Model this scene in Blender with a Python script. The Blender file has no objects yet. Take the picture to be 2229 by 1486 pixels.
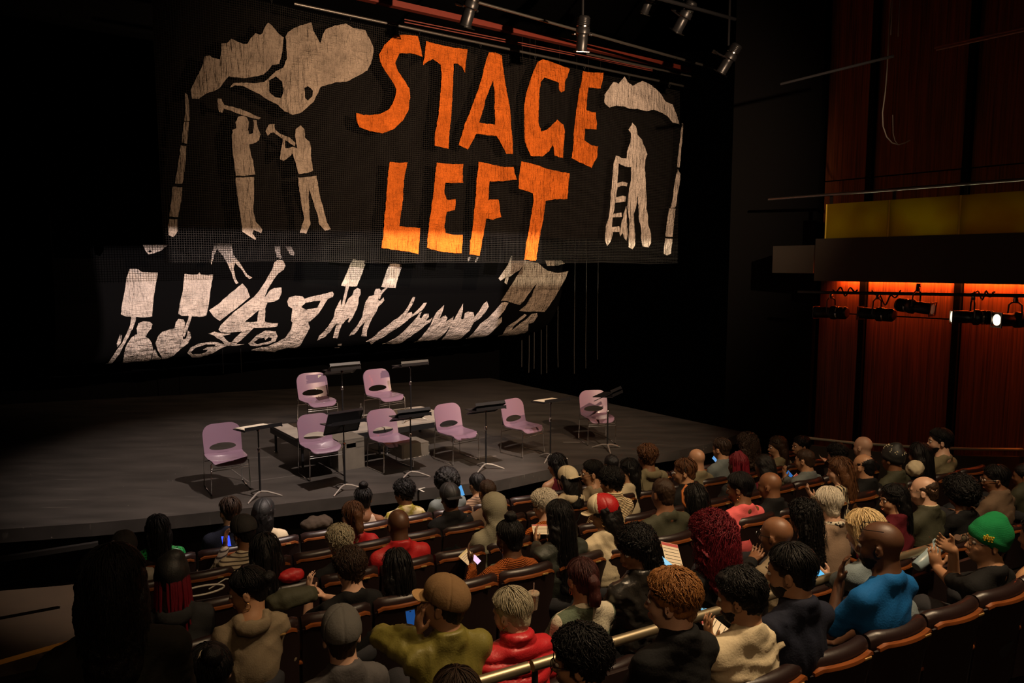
import bpy, bmesh, math, random
import numpy as np
from mathutils import Vector, Matrix, geometry as mgeo

# ------------------------------------------------------------------ camera, world, exposure, big lights
F, CX, CY, HOR = 1600.0, 1114.5, 743.0, 577.0
CZ = 3.8
PITCH = math.atan((CY - HOR) / F)
scene = bpy.context.scene
COL = scene.collection
cam_d = bpy.data.cameras.new('camera')
cam_d.sensor_width = 36.0
cam_d.lens = F * 36.0 / 2229.0
cam_d.clip_end = 200
cam = bpy.data.objects.new('camera', cam_d)
cam.location = (0, 0, CZ)
cam.rotation_euler = (math.pi / 2 - PITCH, 0, 0)
COL.objects.link(cam)
scene.camera = cam

world = bpy.data.worlds.new('world')
scene.world = world
world.use_nodes = True
world.node_tree.nodes['Background'].inputs[0].default_value = (0.5, 0.38, 0.3, 1)
world.node_tree.nodes['Background'].inputs[1].default_value = 0.0003
vs = scene.view_settings
scene.display_settings.display_device = 'sRGB'
vs.view_transform = 'Standard'
try: vs.look = 'None'
except Exception: pass
vs.exposure = 0.0
vs.gamma = 1.0
vs.use_curve_mapping = False

def spot(name, loc, aim, watts, col, angle, blend=0.3, size=0.05):
    l = bpy.data.lights.new(name, 'SPOT')
    l.energy = watts; l.color = col; l.spot_size = math.radians(angle); l.spot_blend = blend; l.shadow_soft_size = size
    o = bpy.data.objects.new(name, l); COL.objects.link(o)
    o.location = loc
    o.rotation_euler = (Vector(aim) - Vector(loc)).to_track_quat('-Z', 'Y').to_euler()
    return o
def orient(o, x, down):
    z = -Vector(down).normalized(); x = (Vector(x) - z * Vector(x).dot(z)).normalized(); o.rotation_euler = Matrix((x, z.cross(x), z)).transposed().to_euler()
def arealight(name, loc, aim, watts, col, sx, sy, spread=180):
    l = bpy.data.lights.new(name, 'AREA'); l.shape = 'RECTANGLE'
    l.energy = watts; l.color = col; l.size = sx; l.size_y = sy; l.spread = math.radians(spread)
    o = bpy.data.objects.new(name, l); COL.objects.link(o)
    o.location = loc
    o.rotation_euler = (Vector(aim) - Vector(loc)).to_track_quat('-Z', 'Y').to_euler()
    return o
WASH, GLOW = 180, 4.2
def masked_lamp(name, loc, quad, watts, col, label, dist=.55):
    """spot lamp and an added unseen plate whose hole cuts the beam to a four-cornered area"""
    L = Vector(loc); c = sum((Vector(q) for q in quad), Vector()) / 4; ax = (c - L).normalized()
    o = spot(name, loc, c, watts, col, 58, .1, .003)
    x = Vector((0, 0, 1)).cross(ax).normalized(); y = ax.cross(x)
    hole = []
    for q in quad:
        d = Vector(q) - L; d = d * (dist / d.dot(ax)); hole.append((d.dot(x), d.dot(y)))
    R = .35; outer = [(-R, -R), (R, -R), (R, R), (-R, R)]
    hole.sort(key=lambda h: math.atan2(h[1] - sum(k[1] for k in hole) / 4, h[0] - sum(k[0] for k in hole) / 4))
    vs = []; 
    for t in (0, .012):
        for h in outer + hole: vs.append(tuple(L + ax * (dist + t) + x * h[0] + y * h[1]))
    fs = []
    for i in range(4):
        j = (i + 1) % 4
        fs += [(i, j, 4 + j, 4 + i), (8 + i, 12 + i, 12 + j, 8 + j), (i, 8 + i, 8 + j, j), (4 + i, 4 + j, 12 + j, 12 + i)]
    me = bpy.data.meshes.new('beam_mask'); me.from_pydata(vs, [], fs); me.update()
    m = bpy.data.materials.new('mask_black'); m.use_nodes = True; m.node_tree.nodes['Principled BSDF'].inputs['Base Color'].default_value = (.004, .004, .004, 1); m.node_tree.nodes['Principled BSDF'].inputs['Roughness'].default_value = .9
    me.materials.append(m); s = bpy.data.objects.new('beam_mask', me); COL.objects.link(s)  # masking plate added out of view to shape the beam
    s['label'] = label; s['category'] = 'beam mask'
def rig():
    # stage key lamps
    spot('key_left', (.3, 7.4, 7.9), (-2.6, 10.2, 1.0), 3300, (1, .80, .70), 52, .45, .03)
    spot('key_right', (2.8, 5.6, 7.6), (1.2, 12.0, 1.0), 1900, (1, .74, .52), 36, .6, .03)
    # banner lamps
    spot('banner_wash', (4.4, 5.0, 5.9), (.3, 13.2, 5.3), 5200, (1, .66, .42), 72, .9, .04)
    # audience
    spot('house', (3.4, 3.4, 9.0), (2.5, 5.4, 1.2), 2300, (1, .72, .43), 74, .9, .16)
    spot('house', (1.2, 3.2, 8.6), (.4, 5.2, 1.2), 640, (1, .68, .38), 62, 1.0, .16)
    spot('stage_side', (-3.2, 9.2, 8.2), (1.8, 6.6, 1.2), 300, (1, .55, .26), 60, 1.0, .06)
    arealight('house', (1.4, -2.5, 6.6), (1.8, 4.6, 1.4), 16, (1, .62, .33), 1.0, 1.0, 90)  # soft fill added behind the camera, standing in for bounced light
rig()


# ------------------------------------------------------------------ geometry of the hall
def ray(u, v):
    a = (u - CX) / F; b = (v - CY) / F
    c, s = math.cos(PITCH), math.sin(PITCH)
    return Vector((a, c - b * s, -s - b * c))
def vpdir(u):
    r = ray(u, HOR); r.z = 0
    return r.normalized()
W = vpdir(4100)                      # along the seat rows
N = Vector((-W.y, W.x, 0))           # from the seats to the stage
PW = vpdir(3265)                     # along the pipe and the banner
PN = Vector((-PW.y, PW.x, 0))        # upstage
O = Vector((0, 0, CZ))
ROWA = math.atan2(W.y, W.x)
PIPA = math.atan2(PW.y, PW.x)
def at_z(u, v, z):
    r = ray(u, v); return O + r * ((z - CZ) / r.z)
def at_d(u, v, d, n=N):
    r = ray(u, v); return O + r * (d / r.dot(n))
def at_y(u, v, y):
    r = ray(u, v); return O + r * (y / r.y)
def hall(t, d, z):                   # t along the rows, d towards the stage
    p = W * t + N * d; return Vector((p.x, p.y, z))
STAGE = 0.8
# ------------------------------------------------------------------ the rows of seats
# name: (distance of the seat backs from the camera along N, height of the seat tops below the lens)
ROWS = dict(Z=(2.38, 1.98), Y=(3.50, 2.13), B=(3.86, 2.27), A=(4.88, 2.38), C=(5.85, 2.55), D=(6.87, 2.72), E=(7.73, 2.85))
def row_floor(r): return CZ - ROWS[r][1] - .95

# ------------------------------------------------------------------ object helpers
def link(name, me, parent=None, mat=None):
    o = bpy.data.objects.new(name, me); COL.objects.link(o)
    if parent is not None: o.parent = parent
    if mat is not None and me is not None and len(me.materials) == 0: me.materials.append(mat)
    return o
def empty(name, loc=(0, 0, 0), rz=0.0):
    o = bpy.data.objects.new(name, None); COL.objects.link(o)
    o.location = loc; o.rotation_euler = (0, 0, rz); o.empty_display_size = 0.1
    return o
def tag(o, label, cat, group=None):
    o['label'] = label; o['category'] = cat
    if group: o['group'] = group
    return o
def struct(o):
    o['kind'] = 'structure'; return o
class MB:
    """collects shapes, built as one mesh"""
    def __init__(s): s.v = []; s.f = []
    def add(s, vs, fs):
        n = len(s.v); s.v += [tuple(v) for v in vs]; s.f += [tuple(i + n for i in f) for f in fs]; return s
    def box(s, c, d, M=None, bev=0.0):
        x, y, z = d[0] / 2, d[1] / 2, d[2] / 2
        if bev > 0:
            b = min(bev, x * .9, y * .9, z * .9)
            vs = []; 
            for sz in (-1, 1):
                for (ax, ay, az) in ((x - b, y, z - b), (x, y - b, z - b), (x - b, y - b, z)):
                    pass
            bm = bmesh.new(); bmesh.ops.create_cube(bm, size=1.0)
            for v in bm.verts: v.co = Vector((v.co.x * d[0], v.co.y * d[1], v.co.z * d[2]))
            bmesh.ops.bevel(bm, geom=bm.edges[:], offset=b, segments=2, affect='EDGES', profile=0.5)
            bm.verts.index_update()
            vs = [v.co.copy() for v in bm.verts]; fs = [[v.index for v in f.verts] for f in bm.faces]; bm.free()
        else:
            vs = [Vector((sx * x, sy * y, sz * z)) for sz in (-1, 1) for sy in (-1, 1) for sx in (-1, 1)]
            fs = [(0, 2, 3, 1), (4, 5, 7, 6), (0, 1, 5, 4), (2, 6, 7, 3), (0, 4, 6, 2), (1, 3, 7, 5)]
        c = Vector(c)
        vs = [(M @ v if M else v) + c for v in vs]
        return s.add(vs, fs)
    def tube(s, pts, r, n=8, caps=True):
        pts = [Vector(p) for p in pts]; rs = r if hasattr(r, '__len__') else [r] * len(pts)
        vs = []; fs = []; up = None
        for i, p in enumerate(pts):
            t = (pts[min(i + 1, len(pts) - 1)] - pts[max(i - 1, 0)]).normalized()
            if up is None:
                up = Vector((0, 0, 1)) if abs(t.z) < .9 else Vector((1, 0, 0))
            a = t.cross(up)
            if a.length < 1e-5: a = t.orthogonal()
            a.normalize(); b = a.cross(t).normalized(); up = b
            for k in range(n):
                w = 2 * math.pi * k / n
                vs.append(p + (a * math.cos(w) + b * math.sin(w)) * rs[i])
        for i in range(len(pts) - 1):
            for k in range(n):
                k2 = (k + 1) % n
                fs.append((i * n + k, i * n + k2, (i + 1) * n + k2, (i + 1) * n + k))
        if caps:
            fs.append(tuple(range(n))[::1]); fs.append(tuple((len(pts) - 1) * n + k for k in reversed(range(n))))
        return s.add(vs, fs)
    def lathe(s, prof, n=20, M=None, T=(0, 0, 0)):
        """prof: (radius, z)"""
        vs = []; fs = []; T = Vector(T)
        for r, z in prof:
            for k in range(n):
                w = 2 * math.pi * k / n
                p = Vector((r * math.cos(w), r * math.sin(w), z))
                vs.append((M @ p if M else p) + T)
        for i in range(len(prof) - 1):
            for k in range(n):
                k2 = (k + 1) % n
                fs.append((i * n + k, i * n + k2, (i + 1) * n + k2, (i + 1) * n + k))
        fs.append(tuple(reversed(range(n)))); fs.append(tuple((len(prof) - 1) * n + k for k in range(n)))
        return s.add(vs, fs)
    def mesh(s, name='m', smooth=True):
        me = bpy.data.meshes.new(name); me.from_pydata(s.v, [], s.f); me.validate()
        if smooth: me.shade_auto(40) if hasattr(me, 'shade_auto') else smooth_by(me)
        return me
    def build(s, name, mat, parent=None, smooth=True):
        me = s.mesh(name, False)
        if smooth: smooth_by(me)
        return link(name, me, parent, mat)
def smooth_by(me, ang=0.7):
    me.polygons.foreach_set('use_smooth', [True] * len(me.polygons))
    try: me.set_sharp_from_angle(angle=ang)
    except Exception: pass
def copy_tree(o, parent=None):
    c = o.copy(); COL.objects.link(c)
    if parent is not None: c.parent = parent
    for ch in list(o.children): copy_tree(ch, c)
    return c

# ------------------------------------------------------------------ materials
MATS = {}
def nt(m): return m.node_tree.nodes, m.node_tree.links
def material(key, col, rough=0.6, metal=0.0, bump=None, spec=0.5, emit=None, es=0.0, mottle=0.0, mscale=20.0, coat=0.0, trans=0.0, alpha=1.0, sheen=0.0):
    """bump: (kind, scale, strength[, stretch]) kinds noise, weave, knit, grain"""
    if key in MATS: return MATS[key]
    m = bpy.data.materials.new(key); m.use_nodes = True
    nd, ln = nt(m); b = nd['Principled BSDF']
    b.inputs['Base Color'].default_value = (*col, 1); b.inputs['Roughness'].default_value = rough
    b.inputs['Metallic'].default_value = metal; b.inputs['Specular IOR Level'].default_value = spec
    b.inputs['Coat Weight'].default_value = coat; b.inputs['Transmission Weight'].default_value = trans
    b.inputs['Alpha'].default_value = alpha; b.inputs['Sheen Weight'].default_value = sheen
    if emit: b.inputs['Emission Color'].default_value = (*emit, 1); b.inputs['Emission Strength'].default_value = es
    tc = nd.new('ShaderNodeTexCoord')
    if mottle > 0:
        n = nd.new('ShaderNodeTexNoise'); n.inputs['Scale'].default_value = mscale; n.inputs['Detail'].default_value = 4
        ln.new(tc.outputs['Object'], n.inputs['Vector'])
        mx = nd.new('ShaderNodeMix'); mx.data_type = 'RGBA'
        mx.inputs[6].default_value = (*[c * (1 - mottle) for c in col], 1); mx.inputs[7].default_value = (*[min(1, c * (1 + mottle)) for c in col], 1)
        ln.new(n.outputs['Fac'], mx.inputs[0]); ln.new(mx.outputs[2], b.inputs['Base Color'])
    if bump:
        kind, sc, st = bump[:3]
        mp = nd.new('ShaderNodeMapping'); ln.new(tc.outputs['Object'], mp.inputs['Vector'])
        mp.inputs['Scale'].default_value = bump[3] if len(bump) > 3 else (1, 1, 1)
        bp = nd.new('ShaderNodeBump'); bp.inputs['Strength'].default_value = st; bp.inputs['Distance'].default_value = 0.01
        if kind == 'noise':
            n = nd.new('ShaderNodeTexNoise'); n.inputs['Scale'].default_value = sc; n.inputs['Detail'].default_value = 6
            ln.new(mp.outputs[0], n.inputs['Vector']); ln.new(n.outputs['Fac'], bp.inputs['Height'])
        else:
            w = nd.new('ShaderNodeTexWave'); w.inputs['Scale'].default_value = sc; w.inputs['Distortion'].default_value = 1.5 if kind != 'weave' else .3
            w.bands_direction = 'Z'
            ln.new(mp.outputs[0], w.inputs['Vector'])
            w2 = nd.new('ShaderNodeTexWave'); w2.inputs['Scale'].default_value = sc * (1 if kind == 'weave' else 1.6); w2.bands_direction = 'X'
            w2.inputs['Distortion'].default_value = .5
            ln.new(mp.outputs[0], w2.inputs['Vector'])
            mm = nd.new('ShaderNodeMath'); mm.operation = 'ADD'
            ln.new(w.outputs['Fac'], mm.inputs[0]); ln.new(w2.outputs['Fac'], mm.inputs[1]); ln.new(mm.outputs[0], bp.inputs['Height'])
        ln.new(bp.outputs[0], b.inputs['Normal'])
    MATS[key] = m
    return m
def two_tone(key, c1, c2, mode, scale, rough=.8, axis='Z', thresh=0.5, bump=0.0, dist=0.0, bscale=60.):
    """two-colour fabrics: stripe, check, spots, noise, voronoi"""
    if key in MATS: return MATS[key]
    m = bpy.data.materials.new(key); m.use_nodes = True
    nd, ln = nt(m); b = nd['Principled BSDF']; b.inputs['Roughness'].default_value = rough
    tc = nd.new('ShaderNodeTexCoord'); src = None
    if mode == 'stripe':
        t = nd.new('ShaderNodeTexWave'); t.bands_direction = axis; t.inputs['Scale'].default_value = scale; t.inputs['Distortion'].default_value = dist
        src = t.outputs['Fac']
    elif mode == 'check':
        t = nd.new('ShaderNodeTexChecker'); t.inputs['Scale'].default_value = scale; src = t.outputs['Fac']
    elif mode == 'voronoi':
        t = nd.new('ShaderNodeTexVoronoi'); t.inputs['Scale'].default_value = scale; src = t.outputs['Distance']
    else:
        t = nd.new('ShaderNodeTexNoise'); t.inputs['Scale'].default_value = scale; t.inputs['Detail'].default_value = 5; src = t.outputs['Fac']
    ln.new(tc.outputs['Object'], t.inputs['Vector'])
    r = nd.new('ShaderNodeValToRGB'); e = r.color_ramp.elements
    e[0].position = max(0, thresh - .06); e[1].position = min(1, thresh + .06); e[0].color = (*c1, 1); e[1].color = (*c2, 1)
    ln.new(src, r.inputs[0]); ln.new(r.outputs[0], b.inputs['Base Color'])
    if bump:
        n = nd.new('ShaderNodeTexNoise'); n.inputs['Scale'].default_value = bscale; ln.new(tc.outputs['Object'], n.inputs['Vector'])
        bp = nd.new('ShaderNodeBump'); bp.inputs['Strength'].default_value = bump; bp.inputs['Distance'].default_value = .01
        ln.new(n.outputs['Fac'], bp.inputs['Height']); ln.new(bp.outputs[0], b.inputs['Normal'])
    MATS[key] = m
    return m
def link_mat(o, m):                  # per-object material on shared mesh
    o.material_slots[0].link = 'OBJECT'; o.material_slots[0].material = m
BLACK = material('matte_black', (.005, .005, .0055), .8, spec=.15)

# ------------------------------------------------------------------ signed-distance modelling: smooth unions, one closed surface
class Field:
    def __init__(s, ax):
        s.ax = [np.asarray(a, dtype=np.float32) for a in ax]
        s.F = np.full([len(a) for a in s.ax], 0.5, np.float32)
    def sub(s, lo, hi):
        sl = []
        for i in range(3):
            a = s.ax[i]; i0 = int(np.searchsorted(a, lo[i])); i1 = int(np.searchsorted(a, hi[i]))
            if i1 <= i0: return None
            sl.append(slice(i0, i1))
        X = s.ax[0][sl[0]][:, None, None]; Y = s.ax[1][sl[1]][None, :, None]; Z = s.ax[2][sl[2]][None, None, :]
        return tuple(sl), X, Y, Z
    def put(s, lo, hi, fn, k, op='+'):
        m = k + .03
        q = s.sub([a - m for a in lo], [a + m for a in hi])
        if q is None: return
        sl, X, Y, Z = q
        b = fn(X, Y, Z); a = s.F[sl]
        if op == '+':
            h = np.clip(.5 + .5 * (a - b) / k, 0, 1); s.F[sl] = a * (1 - h) + b * h - k * h * (1 - h)
        else:
            b = -b; h = np.clip(.5 + .5 * (b - a) / k, 0, 1); s.F[sl] = a * (1 - h) + b * h + k * h * (1 - h)
    def cap(s, a, b, ra, rb=None, k=.02, op='+', sq=1.0):
        rb = ra if rb is None else rb
        a = np.array(a, float); b = np.array(b, float); ab = b - a; L = max(float(ab @ ab), 1e-9); r = max(ra, rb)
        def fn(X, Y, Z):
            t = np.clip(((X - a[0]) * ab[0] + (Y - a[1]) * ab[1] + (Z - a[2]) * ab[2]) / L, 0, 1)
            return np.sqrt((X - a[0] - t * ab[0]) ** 2 + (Y - a[1] - t * ab[1]) ** 2 + (Z - a[2] - t * ab[2]) ** 2) - (ra + (rb - ra) * t)
        s.put(np.minimum(a, b) - r, np.maximum(a, b) + r, fn, k, op)
    def ell(s, c, r, R=None, k=.02, op='+'):
        c = np.array(c, float); r = np.array(r, float); R = np.eye(3) if R is None else np.array(R); Ri = R.T
        def fn(X, Y, Z):
            x, y, z = X - c[0], Y - c[1], Z - c[2]
            p = [Ri[i, 0] * x + Ri[i, 1] * y + Ri[i, 2] * z for i in range(3)]
            k0 = np.sqrt(sum((p[i] / r[i]) ** 2 for i in range(3)))
            k1 = np.sqrt(sum((p[i] / r[i] ** 2) ** 2 for i in range(3))) + 1e-9
            return k0 * (k0 - 1) / k1
        m = float(r.max()) if not np.allclose(R, np.eye(3)) else r
        s.put(c - m, c + m, fn, k, op)
    def plane(s, n, c, k=.004):      # keep n.p > c
        n = np.array(n, float); n /= np.linalg.norm(n)
        X = s.ax[0][:, None, None]; Y = s.ax[1][None, :, None]; Z = s.ax[2][None, None, :]
        b = -(n[0] * X + n[1] * Y + n[2] * Z - c)
        a = s.F; h = np.clip(.5 + .5 * (b - a) / k, 0, 1); s.F = (a * (1 - h) + b * h + k * h * (1 - h)).astype(np.float32)
    def mesh(s, name, disp=None, xf=None):
        F = s.F; ax = s.ax
        F[0] = F[-1] = .1; F[:, 0] = F[:, -1] = .1; F[:, :, 0] = F[:, :, -1] = .1
        ins = F < 0
        nx, ny, nz = F.shape
        c = ins[:-1, :-1, :-1].astype(np.int8)
        tot = np.zeros_like(c)
        for i in (0, 1):
            for j in (0, 1):
                for l in (0, 1):
                    tot += ins[i:nx - 1 + i, j:ny - 1 + j, l:nz - 1 + l]
        act = (tot > 0) & (tot < 8)
        idx = np.argwhere(act)
        if len(idx) == 0:
            return bpy.data.meshes.new(name)
        num = -np.ones(act.shape, np.int64); num[act] = np.arange(len(idx))
        acc = np.zeros((len(idx), 3)); cnt = np.zeros(len(idx))
        I, J, K = idx.T
        corners = [(i, j, l) for i in (0, 1) for j in (0, 1) for l in (0, 1)]
        for p in corners:
            for d in range(3):
                if p[d]: continue
                q = list(p); q[d] = 1
                fa = F[I + p[0], J + p[1], K + p[2]]; fb = F[I + q[0], J + q[1], K + q[2]]
                m = (fa < 0) != (fb < 0)
                t = np.where(m, fa / np.where(m, fa - fb, 1), 0)
                P = [ax[0][I + p[0]].astype(float), ax[1][J + p[1]].astype(float), ax[2][K + p[2]].astype(float)]
                Q = [ax[0][I + q[0]], ax[1][J + q[1]], ax[2][K + q[2]]]
                for e in range(3):
                    acc[:, e] += np.where(m, P[e] + (Q[e] - P[e]) * t, 0)
                cnt += m
        V = acc / np.maximum(cnt, 1)[:, None]
        quads = []
        for d in range(3):
            o1, o2 = (d + 1) % 3, (d + 2) % 3
            a = [slice(None)] * 3; b = [slice(None)] * 3
            a[d] = slice(0, -1); b[d] = slice(1, None)
            A = ins[tuple(a)]; B = ins[tuple(b)]
            ch = np.argwhere(A != B)
            e = ch[(ch[:, o1] > 0) & (ch[:, o2] > 0) & (ch[:, o1] < F.shape[o1] - 1) & (ch[:, o2] < F.shape[o2] - 1)]
            if len(e) == 0: continue
            fl = A[tuple(e.T)]
            def g(s1, s2):
                w = e.copy(); w[:, o1] -= s1; w[:, o2] -= s2; return num[tuple(w.T)]
            q = np.stack([g(1, 1), g(0, 1), g(0, 0), g(1, 0)], 1)
            q[~fl] = q[~fl][:, ::-1]
            quads.append(q)
        Q = np.concatenate(quads)
        # relax once for an even surface
        for _ in range(1):
            sm = np.zeros_like(V); cn = np.zeros(len(V))
            for i in range(4):
                np.add.at(sm, Q[:, i], V[Q[:, (i + 1) % 4]]); np.add.at(cn, Q[:, i], 1)
            V = V * .5 + .5 * sm / np.maximum(cn, 1)[:, None]
        if disp is not None:
            nn = np.zeros_like(V)
            fn = np.cross(V[Q[:, 2]] - V[Q[:, 0]], V[Q[:, 3]] - V[Q[:, 1]])
            for i in range(4): np.add.at(nn, Q[:, i], fn)
            nn /= np.linalg.norm(nn, axis=1)[:, None] + 1e-12
            V = V + nn * disp(V)[:, None]
        if xf is not None:
            R, T = xf; V = V @ np.array(R).T + np.array(T)
        me = bpy.data.meshes.new(name)
        me.vertices.add(len(V)); me.vertices.foreach_set('co', V.astype(np.float32).ravel())
        me.loops.add(len(Q) * 4); me.loops.foreach_set('vertex_index', Q.astype(np.int32).ravel())
        me.polygons.add(len(Q)); me.polygons.foreach_set('loop_start', np.arange(len(Q), dtype=np.int32) * 4)
        me.polygons.foreach_set('use_smooth', np.ones(len(Q), bool))
        me.update(calc_edges=True)
        return me
def axis(lo, hi, step, fine=()):
    """grid lines with finer intervals (a, b, step)"""
    out = [lo]; x = lo
    while x < hi:
        st = step
        for a, b, f in fine:
            if a <= x <= b: st = min(st, f)
            elif a > x and a - x < st: st = max(a - x, f)
        x += st; out.append(x)
    return out
def waves(V, seed, f, amp, st=(1, 1, 1)):
    rg = np.random.RandomState(seed); out = 0
    for i in range(4):
        k = rg.normal(size=3) * np.array(st); k *= f * (1 + .7 * i) / np.linalg.norm(k)
        w = .6 * np.sin(V @ (rg.normal(size=3) * f * .35) + rg.rand() * 6)
        out = out + np.sin(V @ k + rg.rand() * 6.28 + w * 2) / (1 + .6 * i)
    return amp * out / 2
def rotm(yaw, pitch, roll=0):
    """yaw: to the left, pitch: nose down, roll: to the right shoulder; degrees"""
    return (Matrix.Rotation(math.radians(yaw), 3, 'Z') @ Matrix.Rotation(math.radians(-pitch), 3, 'X') @ Matrix.Rotation(math.radians(roll), 3, 'Y'))

# ------------------------------------------------------------------ sheets cut to an outline (cloth, moulded plastic)
def inside(pt, poly):
    x, y = pt; c = False; n = len(poly)
    for i in range(n):
        x1, y1 = poly[i]; x2, y2 = poly[(i + 1) % n]
        if (y1 > y) != (y2 > y) and x < (x2 - x1) * (y - y1) / (y2 - y1) + x1: c = not c
    return c
def sheet(name, poly, holes, mapf, spacing, thick, mat, parent=None, seed=0):
    """poly, holes in flat coordinates; mapf((a, b)) -> (point, normal)"""
    loops = [poly] + list(holes); V = []; E = []
    for lp in loops:
        n0 = len(V); pts = []
        for i in range(len(lp)):
            a = Vector(lp[i]); b = Vector(lp[(i + 1) % len(lp)]); k = max(1, int((b - a).length / spacing))
            pts += [a + (b - a) * (j / k) for j in range(k)]
        V += pts; E += [(n0 + i, n0 + (i + 1) % len(pts)) for i in range(len(pts))]
    xs = [p[0] for p in poly]; ys = [p[1] for p in poly]; rg = random.Random(seed)
    y = min(ys); r = 0
    while y < max(ys):
        x = min(xs) + (r % 2) * spacing / 2
        while x < max(xs):
            p = (x + rg.uniform(-.2, .2) * spacing, y + rg.uniform(-.2, .2) * spacing)
            if inside(p, poly) and not any(inside(p, h) for h in holes): V.append(Vector(p))
            x += spacing
        y += spacing * .87; r += 1
    res = mgeo.delaunay_2d_cdt(V, E, [], 0, 1e-6)
    vv, ff = res[0], res[2]
    keep = []
    for f in ff:
        c = ((vv[f[0]].x + vv[f[1]].x + vv[f[2]].x) / 3, (vv[f[0]].y + vv[f[1]].y + vv[f[2]].y) / 3)
        if inside(c, poly) and not any(inside(c, h) for h in holes): keep.append(tuple(f))
    par = list(range(len(vv)))                  # keep the one main piece, drop slivers cut off at the outline
    def root_(i):
        while par[i] != i: par[i] = par[par[i]]; i = par[i]
        return i
    for f in keep:
        a_ = root_(f[0]); par[root_(f[1])] = a_; par[root_(f[2])] = a_
    cnt = {}
    for f in keep: r_ = root_(f[0]); cnt[r_] = cnt.get(r_, 0) + 1
    if len(cnt) > 1:
        best = max(cnt, key=cnt.get); keep = [f for f in keep if root_(f[0]) == best]
    P = [mapf((p.x, p.y)) for p in vv]; n = len(P)
    vs = [p for p, _ in P] + [p - nn * thick for p, nn in P]
    ec = {}
    for f in keep:
        for i in range(3):
            e = (f[i], f[(i + 1) % 3]); ec[e] = ec.get(e, 0) + 1
    fs = list(keep) + [tuple(n + i for i in reversed(f)) for f in keep]
    for (a, b) in ec:
        if (b, a) not in ec: fs.append((a, n + a, n + b, b)[::-1])
    if keep:
        f = keep[0]; nn = (P[f[1]][0] - P[f[0]][0]).cross(P[f[2]][0] - P[f[0]][0])
        if nn.dot(P[f[0]][1]) < 0: fs = [tuple(reversed(x)) for x in fs]
    me = bpy.data.meshes.new(name); me.from_pydata([tuple(v) for v in vs], [], fs); me.update(); smooth_by(me, .9)
    return link(name, me, parent, mat)
def plank(name, a, b, wid, th, mat, parent=None, up=Vector((0, 0, 1))):
    """box beam between two points"""
    a, b = Vector(a), Vector(b); x = (b - a).normalized(); y = up.cross(x).normalized(); z = x.cross(y)
    M = Matrix((x, y, z)).transposed()
    return MB().box((a + b) / 2, ((b - a).length, wid, th), M).build(name, mat, parent, smooth=False)

# ------------------------------------------------------------------ materials of the hall
STAGEM = None
def stage_material():
    m = bpy.data.materials.new('stage_floor_paint'); m.use_nodes = True; nd, ln = nt(m); b = nd['Principled BSDF']
    tc = nd.new('ShaderNodeTexCoord'); mp = nd.new('ShaderNodeMapping'); mp.inputs['Rotation'].default_value = (0, 0, PIPA); mp.inputs['Scale'].default_value = (.5, 1.6, 1)
    ln.new(tc.outputs['Object'], mp.inputs[0])
    n1 = nd.new('ShaderNodeTexNoise'); n1.inputs['Scale'].default_value = 2.2; n1.inputs['Detail'].default_value = 8; ln.new(mp.outputs[0], n1.inputs['Vector'])
    r1 = nd.new('ShaderNodeValToRGB'); e = r1.color_ramp.elements; e[0].position = .3; e[0].color = (.026, .023, .020, 1); e[1].position = .75; e[1].color = (.062, .054, .047, 1)
    ln.new(n1.outputs['Fac'], r1.inputs[0])
    n2 = nd.new('ShaderNodeTexVoronoi'); n2.inputs['Scale'].default_value = 9; ln.new(tc.outputs['Object'], n2.inputs['Vector'])
    r2 = nd.new('ShaderNodeValToRGB'); e = r2.color_ramp.elements; e[0].position = .045; e[0].color = (1, 1, 1, 1); e[1].position = .075; e[1].color = (0, 0, 0, 1)
    ln.new(n2.outputs['Distance'], r2.inputs[0])
    n3 = nd.new('ShaderNodeTexNoise'); n3.inputs['Scale'].default_value = 1.1; ln.new(tc.outputs['Object'], n3.inputs['Vector'])
    r3 = nd.new('ShaderNodeValToRGB'); r3.color_ramp.elements[0].position = .52; r3.color_ramp.elements[1].position = .6; ln.new(n3.outputs['Fac'], r3.inputs[0])
    mul = nd.new('ShaderNodeMath'); mul.operation = 'MULTIPLY'; ln.new(r2.outputs[0], mul.inputs[0]); ln.new(r3.outputs[0], mul.inputs[1])
    n4 = nd.new('ShaderNodeTexNoise'); n4.inputs['Scale'].default_value = 3; n4.inputs['Detail'].default_value = 10
    mp4 = nd.new('ShaderNodeMapping'); mp4.inputs['Scale'].default_value = (.4, 9, 1); mp4.inputs['Rotation'].default_value = (0, 0, .5); ln.new(tc.outputs['Object'], mp4.inputs[0]); ln.new(mp4.outputs[0], n4.inputs['Vector'])
    r4 = nd.new('ShaderNodeValToRGB'); r4.color_ramp.elements[0].position = .66; r4.color_ramp.elements[1].position = .74; r4.color_ramp.elements[1].color = (.25, .25, .25, 1); ln.new(n4.outputs['Fac'], r4.inputs[0])
    ad = nd.new('ShaderNodeMath'); ad.operation = 'ADD'; ad.use_clamp = True; ln.new(mul.outputs[0], ad.inputs[0]); ln.new(r4.outputs[0], ad.inputs[1])
    mx = nd.new('ShaderNodeMix'); mx.data_type = 'RGBA'; ln.new(ad.outputs[0], mx.inputs[0]); ln.new(r1.outputs[0], mx.inputs[6]); mx.inputs[7].default_value = (.28, .25, .21, 1)
    ln.new(mx.outputs[2], b.inputs['Base Color']); b.inputs['Roughness'].default_value = .55
    return m
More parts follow.
